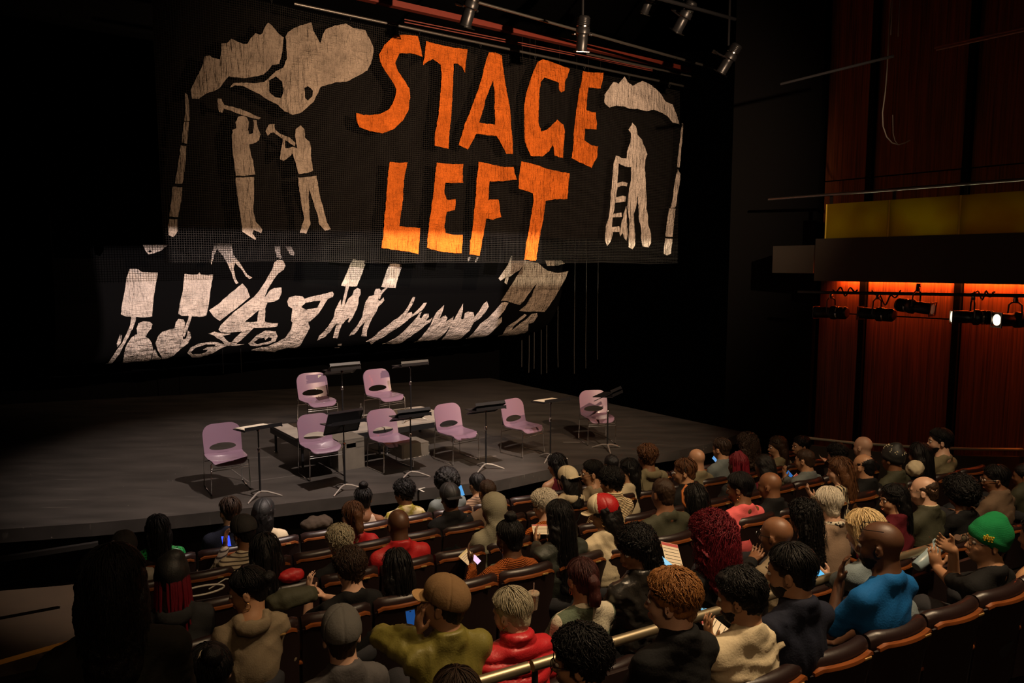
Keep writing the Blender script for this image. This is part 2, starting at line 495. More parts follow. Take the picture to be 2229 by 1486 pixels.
def wood_material(key, c1, c2, rot=(0, 0, 0), sc=(30, 30, 1.2), rough=.45):
    if key in MATS: return MATS[key]
    m = bpy.data.materials.new(key); m.use_nodes = True; nd, ln = nt(m); b = nd['Principled BSDF']
    tc = nd.new('ShaderNodeTexCoord'); mp = nd.new('ShaderNodeMapping'); mp.inputs['Scale'].default_value = sc; mp.inputs['Rotation'].default_value = rot; ln.new(tc.outputs['Object'], mp.inputs[0])
    n = nd.new('ShaderNodeTexNoise'); n.inputs['Scale'].default_value = 1; n.inputs['Detail'].default_value = 6; n.inputs['Distortion'].default_value = .4; ln.new(mp.outputs[0], n.inputs['Vector'])
    r = nd.new('ShaderNodeValToRGB'); e = r.color_ramp.elements; e[0].position = .3; e[0].color = (*c1, 1); e[1].position = .7; e[1].color = (*c2, 1)
    ln.new(n.outputs['Fac'], r.inputs[0]); ln.new(r.outputs[0], b.inputs['Base Color']); b.inputs['Roughness'].default_value = rough
    MATS[key] = m; return m
def gauze(key, c, warm=0.0):
    if key in MATS: return MATS[key]
    m = bpy.data.materials.new(key); m.use_nodes = True; nd, ln = nt(m); b = nd['Principled BSDF']; b.inputs['Roughness'].default_value = .95; b.inputs['Specular IOR Level'].default_value = .1
    tc = nd.new('ShaderNodeTexCoord'); mp = nd.new('ShaderNodeMapping'); mp.inputs['Rotation'].default_value = (0, 0, -PIPA); ln.new(tc.outputs['Object'], mp.inputs[0])
    def noise(scale, st, detail=3):
        q = nd.new('ShaderNodeMapping'); q.inputs['Scale'].default_value = st; ln.new(mp.outputs[0], q.inputs[0])
        n = nd.new('ShaderNodeTexNoise'); n.inputs['Scale'].default_value = scale; n.inputs['Detail'].default_value = detail; ln.new(q.outputs[0], n.inputs['Vector']); return n.outputs['Fac']
    a = noise(3, (7, 1, 1.2), 5); w = noise(3, (1.5, 1, 1.5), 4); g1 = noise(9, (6, 1, .6), 2); g2 = noise(9, (.6, 1, 6), 2)
    def madd(x, y, k):
        q = nd.new('ShaderNodeMath'); q.operation = 'MULTIPLY_ADD'; ln.new(y, q.inputs[0]); q.inputs[1].default_value = k
        ln.new(x, q.inputs[2]); return q.outputs[0]
    h = madd(madd(madd(a, w, 1.6), g1, .35), g2, .35)
    bp = nd.new('ShaderNodeBump'); bp.inputs['Strength'].default_value = 1.0; bp.inputs['Distance'].default_value = .10; ln.new(h, bp.inputs['Height']); ln.new(bp.outputs[0], b.inputs['Normal'])
    r = nd.new('ShaderNodeValToRGB'); e = r.color_ramp.elements; e[0].position = .35; e[0].color = (*[x * .72 for x in c], 1); e[1].position = .62; e[1].color = (*c, 1)
    ln.new(w, r.inputs[0]); ln.new(r.outputs[0], b.inputs['Base Color'])
    MATS[key] = m; return m
METAL = material('brushed_steel', (.45, .44, .42), .35, metal=1, mottle=.1)
CHROME = material('chrome', (.75, .73, .70), .18, metal=1)
DARKMETAL = material('black_lacquered_metal', (.012, .012, .013), .35)
DRAPE = material('black_drape', (.0028, .0028, .003), .95, spec=.05, bump=('noise', 3, .5, (4, 4, .2)))
TAPE = material('pale_tape', (.5, .47, .4), .6)

# ------------------------------------------------------------------ shell: floors, stage, walls, ceiling
def slab(name, pts, z0, z1, mat, parent=None):
    n = len(pts); vs = [(p[0], p[1], z1) for p in pts] + [(p[0], p[1], z0) for p in pts]
    fs = [tuple(range(n)), tuple(reversed(range(n, 2 * n)))] + [(i, n + i, n + (i + 1) % n, (i + 1) % n) for i in range(n)]
    bm = bmesh.new(); bv = [bm.verts.new(v) for v in vs]
    for f in fs: bm.faces.new([bv[i] for i in f])
    bmesh.ops.recalc_face_normals(bm, faces=bm.faces); me = bpy.data.meshes.new(name); bm.to_mesh(me); bm.free()
    return link(name, me, parent, mat)
CARPET = material('aisle_carpet', (.045, .026, .010), .95, bump=('noise', 300, .3), mottle=.25, mscale=3)
FLOORM = material('dark_floor', (.007, .0035, .0028), .9, spec=.15, mottle=.3, mscale=6)
order = ['E', 'D', 'C', 'A', 'Y', 'Z']
struct(slab('floor', [hall(-9, 3, 0), hall(13, 3, 0), hall(13, 12.5, 0), hall(-9, 12.5, 0)], -.25, row_floor('E') - .0, CARPET))
for i, r in enumerate(order[1:]):
    d1 = (ROWS[r][0] + ROWS[order[i]][0]) / 2 + .42 if r != 'A' else ROWS['C'][0] - .1
    d1 = ROWS[order[i]][0] - .06
    struct(slab('floor', [hall(-9, -3 + i * .01, 0), hall(9.6, -3 + i * .01, 0), hall(9.6, d1, 0), hall(-9, d1, 0)], row_floor(order[i]) - .02, row_floor(r), FLOORM))
struct(slab('floor', [hall(-9, -3.2, 0), hall(9.6, -3.2, 0), hall(9.6, 1.3, 0), hall(-9, 1.3, 0)], .9, row_floor('Z') + .17, FLOORM))
# step nosing in the aisle
a = at_z(0, 1441, row_floor('A') + .004); b = at_z(97, 1413, row_floor('A') + .004)
o = plank('step_nosing', a - (b - a) * .5, b + (b - a) * .8, .05, .02, material('yellow_nosing', (.55, .26, .05), .5)); tag(o, 'amber nosing strip along the edge of the aisle step', 'step edge')
a = at_z(-60, 1226, .75); b = at_z(190, 1187, .75)
o = plank('low_barrier', a + (a - b), b + (b - a) * .1, .06, .05, material('barrier_black', (.02, .018, .016), .5)); tag(o, 'low black edging strip in the dark between the left aisle and the stage', 'barrier')
# stage
edge = [(-260, 1162), (-60, 1156), (200, 1138), (380, 1122), (560, 1103), (700, 1086), (900, 1065), (1080, 1046), (1180, 1024), (1280, 1007), (1390, 992), (1480, 979), (1560, 962), (1620, 940)]
E2 = [at_z(u, v, STAGE) for u, v in edge]
up = [E2[-1] + PN * 8, E2[0] + PN * 9]
STAGEM = stage_material()
struct(slab('floor', [(p.x, p.y) for p in E2 + up], STAGE - .16, STAGE, STAGEM))
inn = [p + Vector((0, .28, 0)) for p in E2]
struct(slab('floor', [(p.x, p.y) for p in inn + up], -.2, STAGE - .16, BLACK))
for o in list(COL.objects):
    if o.name.startswith('floor') and o.data.materials[0] in (STAGEM, BLACK): o.name = 'stage_deck' if o.data.materials[0] == STAGEM else 'stage_base'
# black box behind
def wallq(name, a, b, z0, z1, th, mat, parent=None):
    a, b = Vector((a.x, a.y, 0)), Vector((b.x, b.y, 0))
    o = plank(name, a, b, th, z1 - z0, mat, parent); o.location.z += (z0 + z1) / 2 - (parent.location.z if parent else 0); return o
def pp(s, n): p = PW * s + PN * n; return Vector((p.x, p.y, 0))
struct(wallq('wall_back', pp(-14, 19.5), pp(14, 19.5), -.2, 10.5, .2, DRAPE))
struct(wallq('wall_left', pp(-13.5, -6), pp(-13.5, 19.5), -.2, 10.5, .2, BLACK))
D2 = vpdir(-130); N2 = Vector((D2.y, -D2.x, 0)); WP = 12.0; FP = 11.1
def q2(s, n): p = D2 * s + N2 * n; return Vector((p.x, p.y, 0))
struct(slab('ceiling', [(-16, -8), (18, -8), (22, 24), (-20, 24)], 10.5, 10.7, BLACK))
struct(slab('wall_rear', [(-16, -8), (18, -8), (18, -8.2), (-16, -8.2)], -.2, 10.5, BLACK))

# ------------------------------------------------------------------ house right wall: wood panels, dark posts, gallery
def s_on(u, v, n): return at_d(u, v, n, N2).dot(D2)
WOOD = wood_material('red_brown_veneer', (.07, .018, .007), (.27, .075, .022), (0, 0, 0), (38, 38, .8), .5)
s_edge = s_on(1780, 620, WP); cols = [s_on(1882, 640, WP), s_on(2088, 640, WP)]
pit = cols[0] - cols[1]; cols = [cols[0] + pit * -k for k in range(0, 5)]
w = wallq('wall_right', q2(-6, WP + .12), q2(s_edge, WP + .12), -.2, 10.5, .16, BLACK); struct(w)
ed = [s_edge] + cols
for i in range(len(ed) - 1):
    a, b = ed[i] - .02, ed[i + 1] + .06
    if i == 0: b = ed[1] + .06
    for z0, z1 in ((.0, 2.98), (3.0, 5.2), (5.22, 8.6)):
        wallq('wood_panel', q2(a - .05, WP), q2(b, WP), z0, z1, .05, WOOD, w)
    wallq('post', q2(ed[i + 1] - .045, WP - .02), q2(ed[i + 1] + .045, WP - .02), 0, 8.7, .12, material('post_black', (.004, .003, .003), .8, spec=.1), w)
# proscenium return left of the wood
struct(wallq('wall_side', q2(s_edge, WP), q2(s_edge + 1.6, WP - .2), -.2, 10.5, .3, material('proscenium_black', (.003, .003, .003), .9, spec=.1)))
def zf(u, v, n=FP): return at_d(u, v, n, N2).z
zb, zt, zy, zr = zf(2000, 615), zf(2000, 513), zf(2000, 431), zf(2000, 408)
s0 = s_on(1775, 600, FP); s1 = s_on(2700, 600, FP)
g = empty('gallery', q2(s0, FP) + Vector((0, 0, zb))); tag(g, 'side gallery with dark fascia, yellow glass balustrade and metal handrail', 'balcony')
GI = Matrix.Translation(-g.location)
def gp(o): o.parent = g; o.matrix_parent_inverse = GI; return o
FASC = material('fascia_grey', (.028, .024, .018), .6, mottle=.15, mscale=3)
gp(wallq('fascia', q2(s0, FP), q2(s1, FP), zb, zt, .08, FASC)); gp(wallq('gallery_floor', q2(s0, FP + .45), q2(s1, FP + .45), zt - .2, zt - .12, .85, BLACK))
gs = [s_on(1800, 480, FP), s_on(1936, 480, FP), s_on(2090, 480, FP)]; gs += [gs[2] - (gs[1] - gs[2]) * k for k in (1, 2, 3)]
m = bpy.data.materials.new('yellow_glass'); m.use_nodes = True; nd, ln = nt(m); bb = nd['Principled BSDF']
bb.inputs['Base Color'].default_value = (.50, .36, .015, 1); bb.inputs['Roughness'].default_value = .35
tr = nd.new('ShaderNodeBsdfTranslucent'); tr.inputs[0].default_value = (.62, .46, .02, 1); mx = nd.new('ShaderNodeMixShader'); mx.inputs[0].default_value = .65
tcn = nd.new('ShaderNodeTexCoord'); nn = nd.new('ShaderNodeTexNoise'); nn.inputs['Scale'].default_value = 1.2; ln.new(tcn.outputs['Object'], nn.inputs['Vector'])
rr = nd.new('ShaderNodeValToRGB'); rr.color_ramp.elements[0].position = .35; rr.color_ramp.elements[0].color = (.34, .20, .01, 1); rr.color_ramp.elements[1].position = .65; rr.color_ramp.elements[1].color = (.50, .40, .02, 1)
ln.new(nn.outputs['Fac'], rr.inputs[0]); ln.new(rr.outputs[0], bb.inputs['Base Color']); ln.new(rr.outputs[0], tr.inputs[0])
ln.new(bb.outputs[0], mx.inputs[1]); ln.new(tr.outputs[0], mx.inputs[2]); ln.new(mx.outputs[0], nd['Material Output'].inputs[0]); YG = m
for i in range(len(gs) - 1):
    gp(wallq('glass_panel', q2(gs[i] - .012, FP - .02), q2(gs[i + 1] + .012, FP - .02), zt, zy, .015, YG))
    gp(wallq('baluster', q2(gs[i] - .05, FP + .05), q2(gs[i] - .01, FP + .05), zt, zr, .03, DARKMETAL))
    gp(wallq('glass_edge', q2(gs[i] - .011, FP - .02), q2(gs[i] + .011, FP - .02), zt, zy, .014, material('glass_edge_yellow', (.85, .62, .08), .3)))
rl = MB(); rl.tube([q2(s0 + .9, FP) + Vector((0, 0, zr)), q2(s1, FP) + Vector((0, 0, zr))], .022, 10); gp(rl.build('handrail', METAL))
b = wallq('side_bay', q2(s0 + .02, FP + .1), q2(s0 + .75, FP + .1), zb + .12, zt - .1, .3, FASC); tag(b, 'short dark grey bulkhead at the stage end of the gallery', 'bulkhead')
# concealed warm strip that washes the veneer; the lamp behind the glass is added for its glow
o = arealight('gallery_wash', tuple(q2((s0 + s1) / 2, WP - .10) + Vector((0, 0, zb + .12))), (0, 0, 0), WASH, (1, .19, .03), abs(s1 - s0), .05, 130)
orient(o, D2, N2 * 1.3 + Vector((0, 0, -1)))
o = arealight('gallery_fill', tuple(q2((s0 + s1) / 2, FP + .42) + Vector((0, 0, zt + .12))), (0, 0, 0), GLOW, (1, .88, .5), abs(s1 - s0) * .9, .1, 150)
orient(o, D2, -N2 + Vector((0, 0, .35)))

# low parapet and handrail beside the side aisle
zr2 = 1.2
ra = [at_z(u, v, zr2) for u, v in ((1757, 953), (1860, 964), (2010, 974), (2120, 977), (2235, 978), (2400, 976))]
pr = empty('side_railing', ra[0]); tag(pr, 'low curved side railing with pale steel handrail behind the right ends of the rows', 'railing')
PI_ = Matrix.Translation(-pr.location)
for o in (MB().tube(ra, .021, 10).build('handrail', material('rail_paint', (.30, .27, .21), .5)),):
    o.parent = pr; o.matrix_parent_inverse = PI_
for i in range(len(ra) - 1):
    o = wallq('parapet_panel', ra[i], ra[i + 1], .1, zr2 - .1, .05, material('parapet', (.03, .02, .014), .7)); o.parent = pr; o.matrix_parent_inverse = PI_
ps = at_z(2209, 1003, .98); o = MB().box(ps + Vector((0, 0, -.2)), (.09, .06, .62), None, .01).build('end_post', material('post_grey', (.30, .27, .2), .6)); tag(o, 'short pale grey post by the side railing at the picture edge', 'post')

# ------------------------------------------------------------------ pipes, beam, cables overhead
def line_px(name, a, b, n, r, mat, plane=PN, ext=0.0, label='', cat='pipe', square=None):
    A = at_d(*a, n, plane); B = at_d(*b, n, plane)
    A, B = A - (B - A) * ext, B + (B - A) * ext
    o = plank(name, A, B, square[0], square[1], mat) if square else MB().tube([A, B], r, 10).build(name, mat)
    return tag(o, label, cat)
NU = 11.5
BP = material('banner_pipe_steel', (.30, .28, .25), .4, metal=.9)
line_px('banner_pipe', (640, 8), (1500, 190), NU, .024, BP, label='horizontal steel pipe from which the orange lettered banner hangs', cat='pipe')
line_px('rear_pipe', (1277, 117), (1600, 187), NU - .5, .018, BP, label='thin steel pipe just above the right half of the banner pipe')
line_px('upper_pipe', (1000, -6), (1560, 150), NU - 1.2, .024, BP, label='dark steel pipe high above, crossing behind the hanging spotlights')
line_px('red_beam', (560, -58), (1500, 153), NU + .3, 0, material('red_painted_beam', (.20, .028, .014), .6, bump=('noise', 12, .4)), label='dull red painted beam above the banner pipe', cat='beam', square=(.12, .10))
for i, (dv, lb) in enumerate(((24, 'reddish cable run just under the red beam'), (30, 'lower reddish cable run lit by the banner light'))):
    line_px('cable_run', (880, 18 + dv), (1420, 138 + dv * .55), NU + .1, .010, material('red_cable', (.22, .05, .035), .5), label=lb, cat='cable')
for a, b, lb in (((2034, 104), (2229, 61), 'upper of two thin reddish rails slanting in the top right corner'), ((2038, 108), (2235, 65), 'lower of two thin reddish rails slanting in the top right corner')):
    line_px('ceiling_rail', a, b, 10.3, .014, material('dull_red_rail', (.35, .12, .09), .5), plane=N2, ext=.0, label=lb, cat='rail')
line_px('lighting_bar', (1430, -5), (1600, 42), NU - 3.2, .03, DARKMETAL, ext=.0, label='black lighting bar carrying the spotlights over the front seats', cat='pipe')
line_px('side_lighting_bar', (1700, 183), (1945, 122), 9.6, .018, DARKMETAL, plane=N2, label='short pipe slanting up to the right beside the hanging spotlight', cat='pipe')
P = [Vector((*at_d(1931, 150, 10.2, N2).xy, 10.52))] + [at_d(u, v, 10.2, N2) for u, v in ((1931, 150), (1927, 200), (1921, 245), (1922, 275), (1930, 298), (1942, 311), (1956, 315), (1970, 311), (1981, 305))]
tag(MB().tube(P, .008, 6).build('hanging_cable', material('grey_cable', (.32, .30, .25), .5)), 'grey cable hanging in a long loop before the upper wood wall', 'cable')
P = [at_d(u, v, 10.2, N2) for u, v in ((1943, 250), (1944, 290), (1948, 306), (1954, 314))]
tag(MB().tube(P, .005, 6).build('cable_tail', MATS['grey_cable']), 'short thin cable tail meeting the bottom of the hanging loop', 'cable')
for u, v0, v1, lb in ((1940, 40, 76, 'left of two short thin rods in the dark above the cable loop'), (1956, 34, 80, 'right of two short thin rods in the dark above the cable loop')):
    a_ = at_d(u, v0, 9.8, N2)
    tag(MB().tube([Vector((a_.x, a_.y, 10.52)), at_d(u - 1, v1, 9.8, N2)], .007, 6).build('hanging_rod', METAL), lb, 'rod')

# ------------------------------------------------------------------ spotlights
GEL = material('lens_glass', (.5, .48, .42), .05, spec=.8)
LIT = material('lens_lit', (.9, .85, .7), .2, emit=(1, .82, .55), es=2.2)
def fixture(lens):
    r = empty('spotlight', (0, 0, 0))
    X = Matrix.Rotation(math.pi / 2, 3, 'Y')
    MB().lathe([(.02, -.30), (.075, -.295), (.095, -.27), (.095, -.12), (.11, -.10), (.11, -.04), (.085, -.02), (.082, .02), (.088, .03), (.088, .20), (.095, .205), (.095, .225), (.07, .225)], 24, X).build('barrel', DARKMETAL, r)
    MB().lathe([(.076, .222), (.076, .230), (.05, .236), (.001, .238)], 24, X).build('lens', lens, r)
    MB().box((.232, .095, 0), (.012, .02, .21)).box((.232, -.095, 0), (.012, .02, .21)).box((.232, 0, .095), (.012, .17, .02)).box((.232, 0, -.095), (.012, .17, .02)).build('gel_frame', material('gel_frame_steel', (.25, .24, .22), .25, metal=1), r)
    MB().lathe([(.098, -.16), (.104, -.155), (.104, -.135), (.098, -.13)], 24, X).build('rim_band', CHROME, r)
    mb = MB()
    for k in range(5): mb.lathe([(.097, -.26 + k * .025), (.104, -.257 + k * .025), (.104, -.252 + k * .025), (.097, -.249 + k * .025)], 20, X)
    mb.build('cooling_fins', DARKMETAL, r)
    y = MB(); y.tube([(-.02, -.125, 0), (-.02, -.13, .1), (-.02, -.12, .2), (-.02, -.06, .235), (-.02, .06, .235), (-.02, .12, .2), (-.02, .13, .1), (-.02, .125, 0)], .011, 8); y.build('yoke', DARKMETAL, r)
    MB().box((-.02, 0, .27), (.05, .05, .07), None, .01).box((-.02, .0, .32), (.06, .035, .05), None, .01).build('clamp', material('clamp_steel', (.2, .19, .18), .3, metal=1), r)
    kb = MB(); kb.tube([(-.02, -.15, 0), (-.02, -.125, 0)], .022, 10); kb.build('knob', DARKMETAL, r)
    return r
FX = fixture(GEL); FX2 = fixture(LIT); used = set()
HANG = []
def place_fixture(proto, u, v, n, plane, aim, roll, label, sc=1.0, hang=False):
    o = proto if proto.name not in used else copy_tree(proto)
    used.add(proto.name)
    x = Vector(aim).normalized(); z = Vector((0, 0, 1)); z = (z - x * z.dot(x)).normalized(); y = z.cross(x)
    o.location = at_d(u, v, n, plane)
    if hang: HANG.append(o)
    o.rotation_euler = (Matrix((x, y, z)).transposed() @ Matrix.Rotation(math.radians(roll), 3, 'X')).to_euler(); o.scale = (sc,) * 3
    tag(o, label, 'spotlight', 'theatre spotlights'); return o
UP = -PN * .2
for a in ((1022, 22, 9.3, (-.35, .35, -1), 'spotlight hanging nearest the top of the letter T in STAGE'), (1268, 78, 9.0, (-.05, .3, -1), 'upright spotlight hanging over the letter G in STAGE'),
          (1488, 40, 8.6, (-.4, .5, -.8), 'small dark spotlight high up between the hanging ones, catching one warm glint'), (1585, 132, 8.3, (-.55, .35, -1), 'tilted spotlight with a bright rim, right of the banner top'),
          (1788, 182, 8.1, (-.7, .45, -1), 'tilted spotlight with bright front edge before the dark upper wall')):
    place_fixture(FX, a[0], a[1], a[2], PN, a[3], 0, a[4], 1.0, True)
for a in ((1412, 4, 8.9, (-.3, .6, -.8), 'dark spotlight cut by the top of the picture above the red beam'), (1650, 75, 8.4, (-.5, .4, -1), 'dark spotlight behind the tilted one right of the banner'), (1862, 48, 7.9, (-.4, .4, -.6), 'spotlight with a crisp white glint near the top right')):
    place_fixture(FX, a[0], a[1], a[2], PN, a[3], 15, a[4], .8, True)
BR = (zb - .28)
A_, B_ = at_d(1782, 636, FP - .25, N2), at_d(2500, 648, FP - .25, N2)
bar = MB().tube([A_ + (A_ - B_).normalized() * .35, A_, B_], .024, 10)
tag(bar.build('gallery_lighting_bar', DARKMETAL), 'black lighting bar slung under the gallery before the glowing veneer', 'pipe')
rg = random.Random(8)
for k, (ua, ub, lb) in enumerate(((1812, 1866, 'bundled black cable taped to the left of the gallery lighting bar'), (1898, 1960, 'black cable coil sagging from the middle of the gallery lighting bar'), (2120, 2165, 'black cable loops above the lit spotlights of the gallery bar'))):
    pts = []
    for i in range(26):
        t = i / 25; u = ua + (ub - ua) * t
        pts.append(at_d(u, 630 + (u - 1782) * .014 + 10 * math.sin(t * 15 + k) * math.sin(t * 3.14) + (22 if k == 1 else 8) * math.sin(t * 3.14) * (1 if k else .4), FP - .25 - .05 * math.cos(t * 12), N2))
    tag(MB().tube(pts, .011, 6).build('cable_bundle', DARKMETAL), lb, 'cable')
for pr_, u, v, aim, lb in ((FX, 1806, 680, D2 + Vector((0, 0, -.03)), 'first spotlight at the stage end of the gallery bar, seen side on'), (FX, 1905, 683, D2 + Vector((.1, -.1, .02)), 'all black spotlight hanging second from the stage end of the gallery bar'),
                     (FX, 1995, 668, D2 * -1 + Vector((0, 0, -.1)), 'black spotlight in the middle of the gallery bar pointing to the right'), (FX2, 2112, 690, D2 + Vector((-.25, -.45, 0)), 'spotlight with its lens glowing, fourth from the stage end of the gallery bar'),
                     (FX2, 2205, 696, D2 + Vector((-.5, -.85, 0)), 'spotlight with the brightest round lens, cut by the picture edge')):
    place_fixture(pr_, u, v, FP - .25, N2, aim, 0, lb, .95)
bpy.context.view_layer.update()
for o in HANG:
    w_ = MB().tube([tuple(o.location + Vector((0, 0, .25))), (o.location.x, o.location.y, 10.52)], .02, 8).build('drop_pipe', DARKMETAL)
    w_.parent = o; w_.matrix_parent_inverse = o.matrix_world.inverted()
# ------------------------------------------------------------------ upper banner
def pt_s(u, v, n): return at_d(u, v, n, PN).dot(PW)
SL, SR = pt_s(345, 300, NU), pt_s(1480, 300, NU)
ztop = at_d(900, 66, NU, PN).z - .06; zbot = at_d(1000, 571, NU, PN).z
ub = empty('lettered_banner', pp((SL + SR) / 2, NU) + Vector((0, 0, zbot))); tag(ub, 'black net banner with sewn orange letters STAGE LEFT and pale cloth figures', 'banner')
UI = Matrix.Translation(-ub.location)
def under(o, root=ub, I=UI): o.parent = root; o.matrix_parent_inverse = I; return o
# net: thin strands crossing every 3 cm
nm = MB(); NETM = material('black_net', (.022, .020, .018), .95, spec=.1)
def netp(s, z): 
    wv = .02 * math.sin(s * 2.3 + z * 1.1) + .012 * math.sin(s * 5.1 - z * 2)
    zz = zbot + .02 * math.sin(s * 1.9) if z <= zbot else z
    return pp(s, NU + wv) + Vector((0, 0, zz))
s = SL
while s < SR:
    zs = np.linspace(zbot, ztop, 10); n0 = len(nm.v)
    for z in zs: a = netp(s, z); nm.v += [tuple(a - PW * .0028), tuple(a + PW * .0028)]
    nm.f += [(n0 + 2 * i, n0 + 2 * i + 1, n0 + 2 * i + 3, n0 + 2 * i + 2) for i in range(9)]; s += .034
z = zbot
while z < ztop:
    ss = np.linspace(SL, SR, 24); n0 = len(nm.v)
    for s in ss: a = netp(s, z + (.006 * math.sin(s * 9 + z * 5))); nm.v += [tuple(a - Vector((0, 0, .0028))), tuple(a + Vector((0, 0, .0028)))]
    nm.f += [(n0 + 2 * i, n0 + 2 * i + 1, n0 + 2 * i + 3, n0 + 2 * i + 2) for i in range(23)]; z += .034
o = under(nm.build('net', NETM)); o['kind'] = 'stuff'
# black backing cloth a little upstage
def backmap(p):
    s, z = p; w = .035 * math.sin(s * 3.1) + .015 * math.sin(s * 7.7 + 1)
    return pp(s, NU + .42 + w) + Vector((0, 0, z)), -PN
zb2 = at_d(1000, 512, NU + .42, PN).z
BK = material('backing_cloth', (.0065, .0056, .0052), .95, spec=.05, bump=('noise', 6, .3, (1, 1, 4)))
under(sheet('backing_cloth', [(SL + .1, zb2), (SR + .2, zb2), (SR + .2, ztop), (SL + .1, ztop)], [], backmap, .3, .004, BK))
OR = gauze('orange_gauze', (.86, .185, .022)); CR = gauze('cream_gauze', (.50, .40, .31)); PK = gauze('pale_gauze', (.84, .72, .62))
def upmap(seed):
    def f(p):
        s, z = p; V = np.array([[s, 0, z]])
        w = float(waves(V, seed, 9, .008, (1, 0, .35))[0]) + float(waves(V, seed + 3, 30, .006, (1, 0, .3))[0]) + .02 * math.sin(s * 2.3 + z * 1.1) + .012 * math.sin(s * 5.1 - z * 2)
        return pp(s, NU - .024 + w) + Vector((0, 0, z)), -PN
    return f
def densify(poly, k):
    out = []
    for i in range(len(poly)):
        a, b = poly[i], poly[(i + 1) % len(poly)]; n = max(1, int(math.hypot(b[0] - a[0], b[1] - a[1]) / k))
        out += [(a[0] + (b[0] - a[0]) * j / n, a[1] + (b[1] - a[1]) * j / n) for j in range(n)]
    return out
def up_patch(name, org, sc, poly, mat, holes=(), seed=0, fringe=False, label=None):
    rg = random.Random(seed)
    def cv(P):
        out = []
        for x, y in densify(P, 5 * sc):
            u, v = org[0] + x / sc + rg.uniform(-.6, .6), org[1] + y / sc + rg.uniform(-.6, .6)
            q = at_d(u, v, NU - .022, PN); out.append((q.dot(PW), q.z))
        return out
    o = under(sheet(name, cv(poly), [cv(h) for h in holes], upmap(seed), .07, .004, mat, seed=seed))
    if label: o['label'] = label
    if fringe:
        mb = MB(); pl = cv(poly); zl = min(z for s, z in pl)
        lows = [q for q in pl if q[1] < zl + .09]
        for i in range(26):
            s_, z_ = rg.choice(lows); s_ += rg.uniform(-.05, .05); L = rg.uniform(.02, .09)
            mb.tube([pp(s_, NU - .03) + Vector((0, 0, z_ + .01)), pp(s_ + rg.uniform(-.02, .02), NU - .035) + Vector((0, 0, z_ - L))], .0022, 4)
        f = mb.build('fringe', mat, o); f['kind'] = 'stuff'
        f.matrix_parent_inverse = UI
    return o
LETTERS = [
('S', [(205,185),(235,130),(290,75),(350,72),(425,80),(440,130),(455,200),(390,180),(320,180),(295,235),(310,280),(345,330),(380,385),(385,440),(375,520),(345,575),(290,625),(225,648),(150,635),(90,612),(73,580),(70,528),(110,540),(160,540),(210,535),(265,505),(290,460),(305,390),(275,335),(240,280),(212,225)], []),
('T', [(475,108),(560,128),(640,145),(722,155),(715,210),(705,295),(690,260),(665,240),(638,240),(635,320),(630,440),(622,560),(612,640),(608,742),(560,730),(525,722),(530,650),(545,560),(560,430),(568,320),(565,245),(520,212),(490,225),(458,250),(468,190)], []),
('A', [(855,170),(900,172),(928,190),(935,260),(945,340),(960,430),(975,510),(980,590),(990,680),(995,770),(955,768),(925,720),(895,665),(840,660),(775,650),(755,690),(725,745),(670,718),(690,650),(705,600),(735,530),(765,450),(800,360),(825,270),(840,210)], [[(880,335),(888,420),(886,500),(888,597),(840,592),(792,585),(815,520),(840,430),(862,380)]]),
('G', [(1135,230),(1165,215),(1235,235),(1322,270),(1305,320),(1290,350),(1288,400),(1270,410),(1258,400),(1256,355),(1225,340),(1175,320),(1150,350),(1145,430),(1142,520),(1140,590),(1155,640),(1185,630),(1245,570),(1280,600),(1292,640),(1285,700),(1282,795),(1230,780),(1222,710),(1200,755),(1160,785),(1100,782),(1080,740),(1065,680),(1060,590),(1060,480),(1070,410),(1090,330),(1115,270)], []),
('E', [(1405,282),(1470,290),(1530,292),(1520,340),(1510,385),(1440,375),(1432,440),(1425,515),(1480,525),(1485,575),(1482,625),(1415,620),(1412,690),(1450,720),(1492,725),(1480,790),(1448,852),(1390,825),(1335,795),(1345,700),(1352,600),(1362,520),(1375,430),(1395,350)], []),
('L', [(270,815),(320,820),(375,818),(360,880),(350,960),(345,1040),(335,1110),(322,1195),(380,1200),(447,1205),(442,1280),(436,1358),(380,1345),(300,1335),(215,1322),(228,1240),(235,1140),(248,1030),(255,940),(262,870)], []),
('E', [(540,822),(620,830),(697,830),(695,885),(697,940),(640,940),(592,940),(588,1000),(605,1040),(655,1035),(650,1100),(605,1110),(597,1150),(590,1200),(600,1235),(640,1245),(693,1245),(690,1355),(620,1350),(560,1342),(490,1322),(495,1240),(510,1120),(525,1000),(532,900)], []),
('F', [(785,815),(850,830),(930,845),(1000,845),(1005,880),(1018,918),(920,930),(850,932),(845,980),(840,1040),(905,1038),(915,1090),(920,1140),(870,1158),(830,1150),(820,1200),(808,1290),(795,1370),(735,1358),(738,1280),(750,1200),(758,1100),(768,1000),(775,900)], []),
('T', [(1045,812),(1100,825),(1200,860),(1325,885),(1315,950),(1308,1035),(1240,1035),(1188,1045),(1178,1110),(1165,1200),(1145,1300),(1128,1398),(1055,1392),(1065,1310),(1085,1220),(1100,1120),(1115,1040),(1110,1000),(1028,975),(1032,900)], [])]
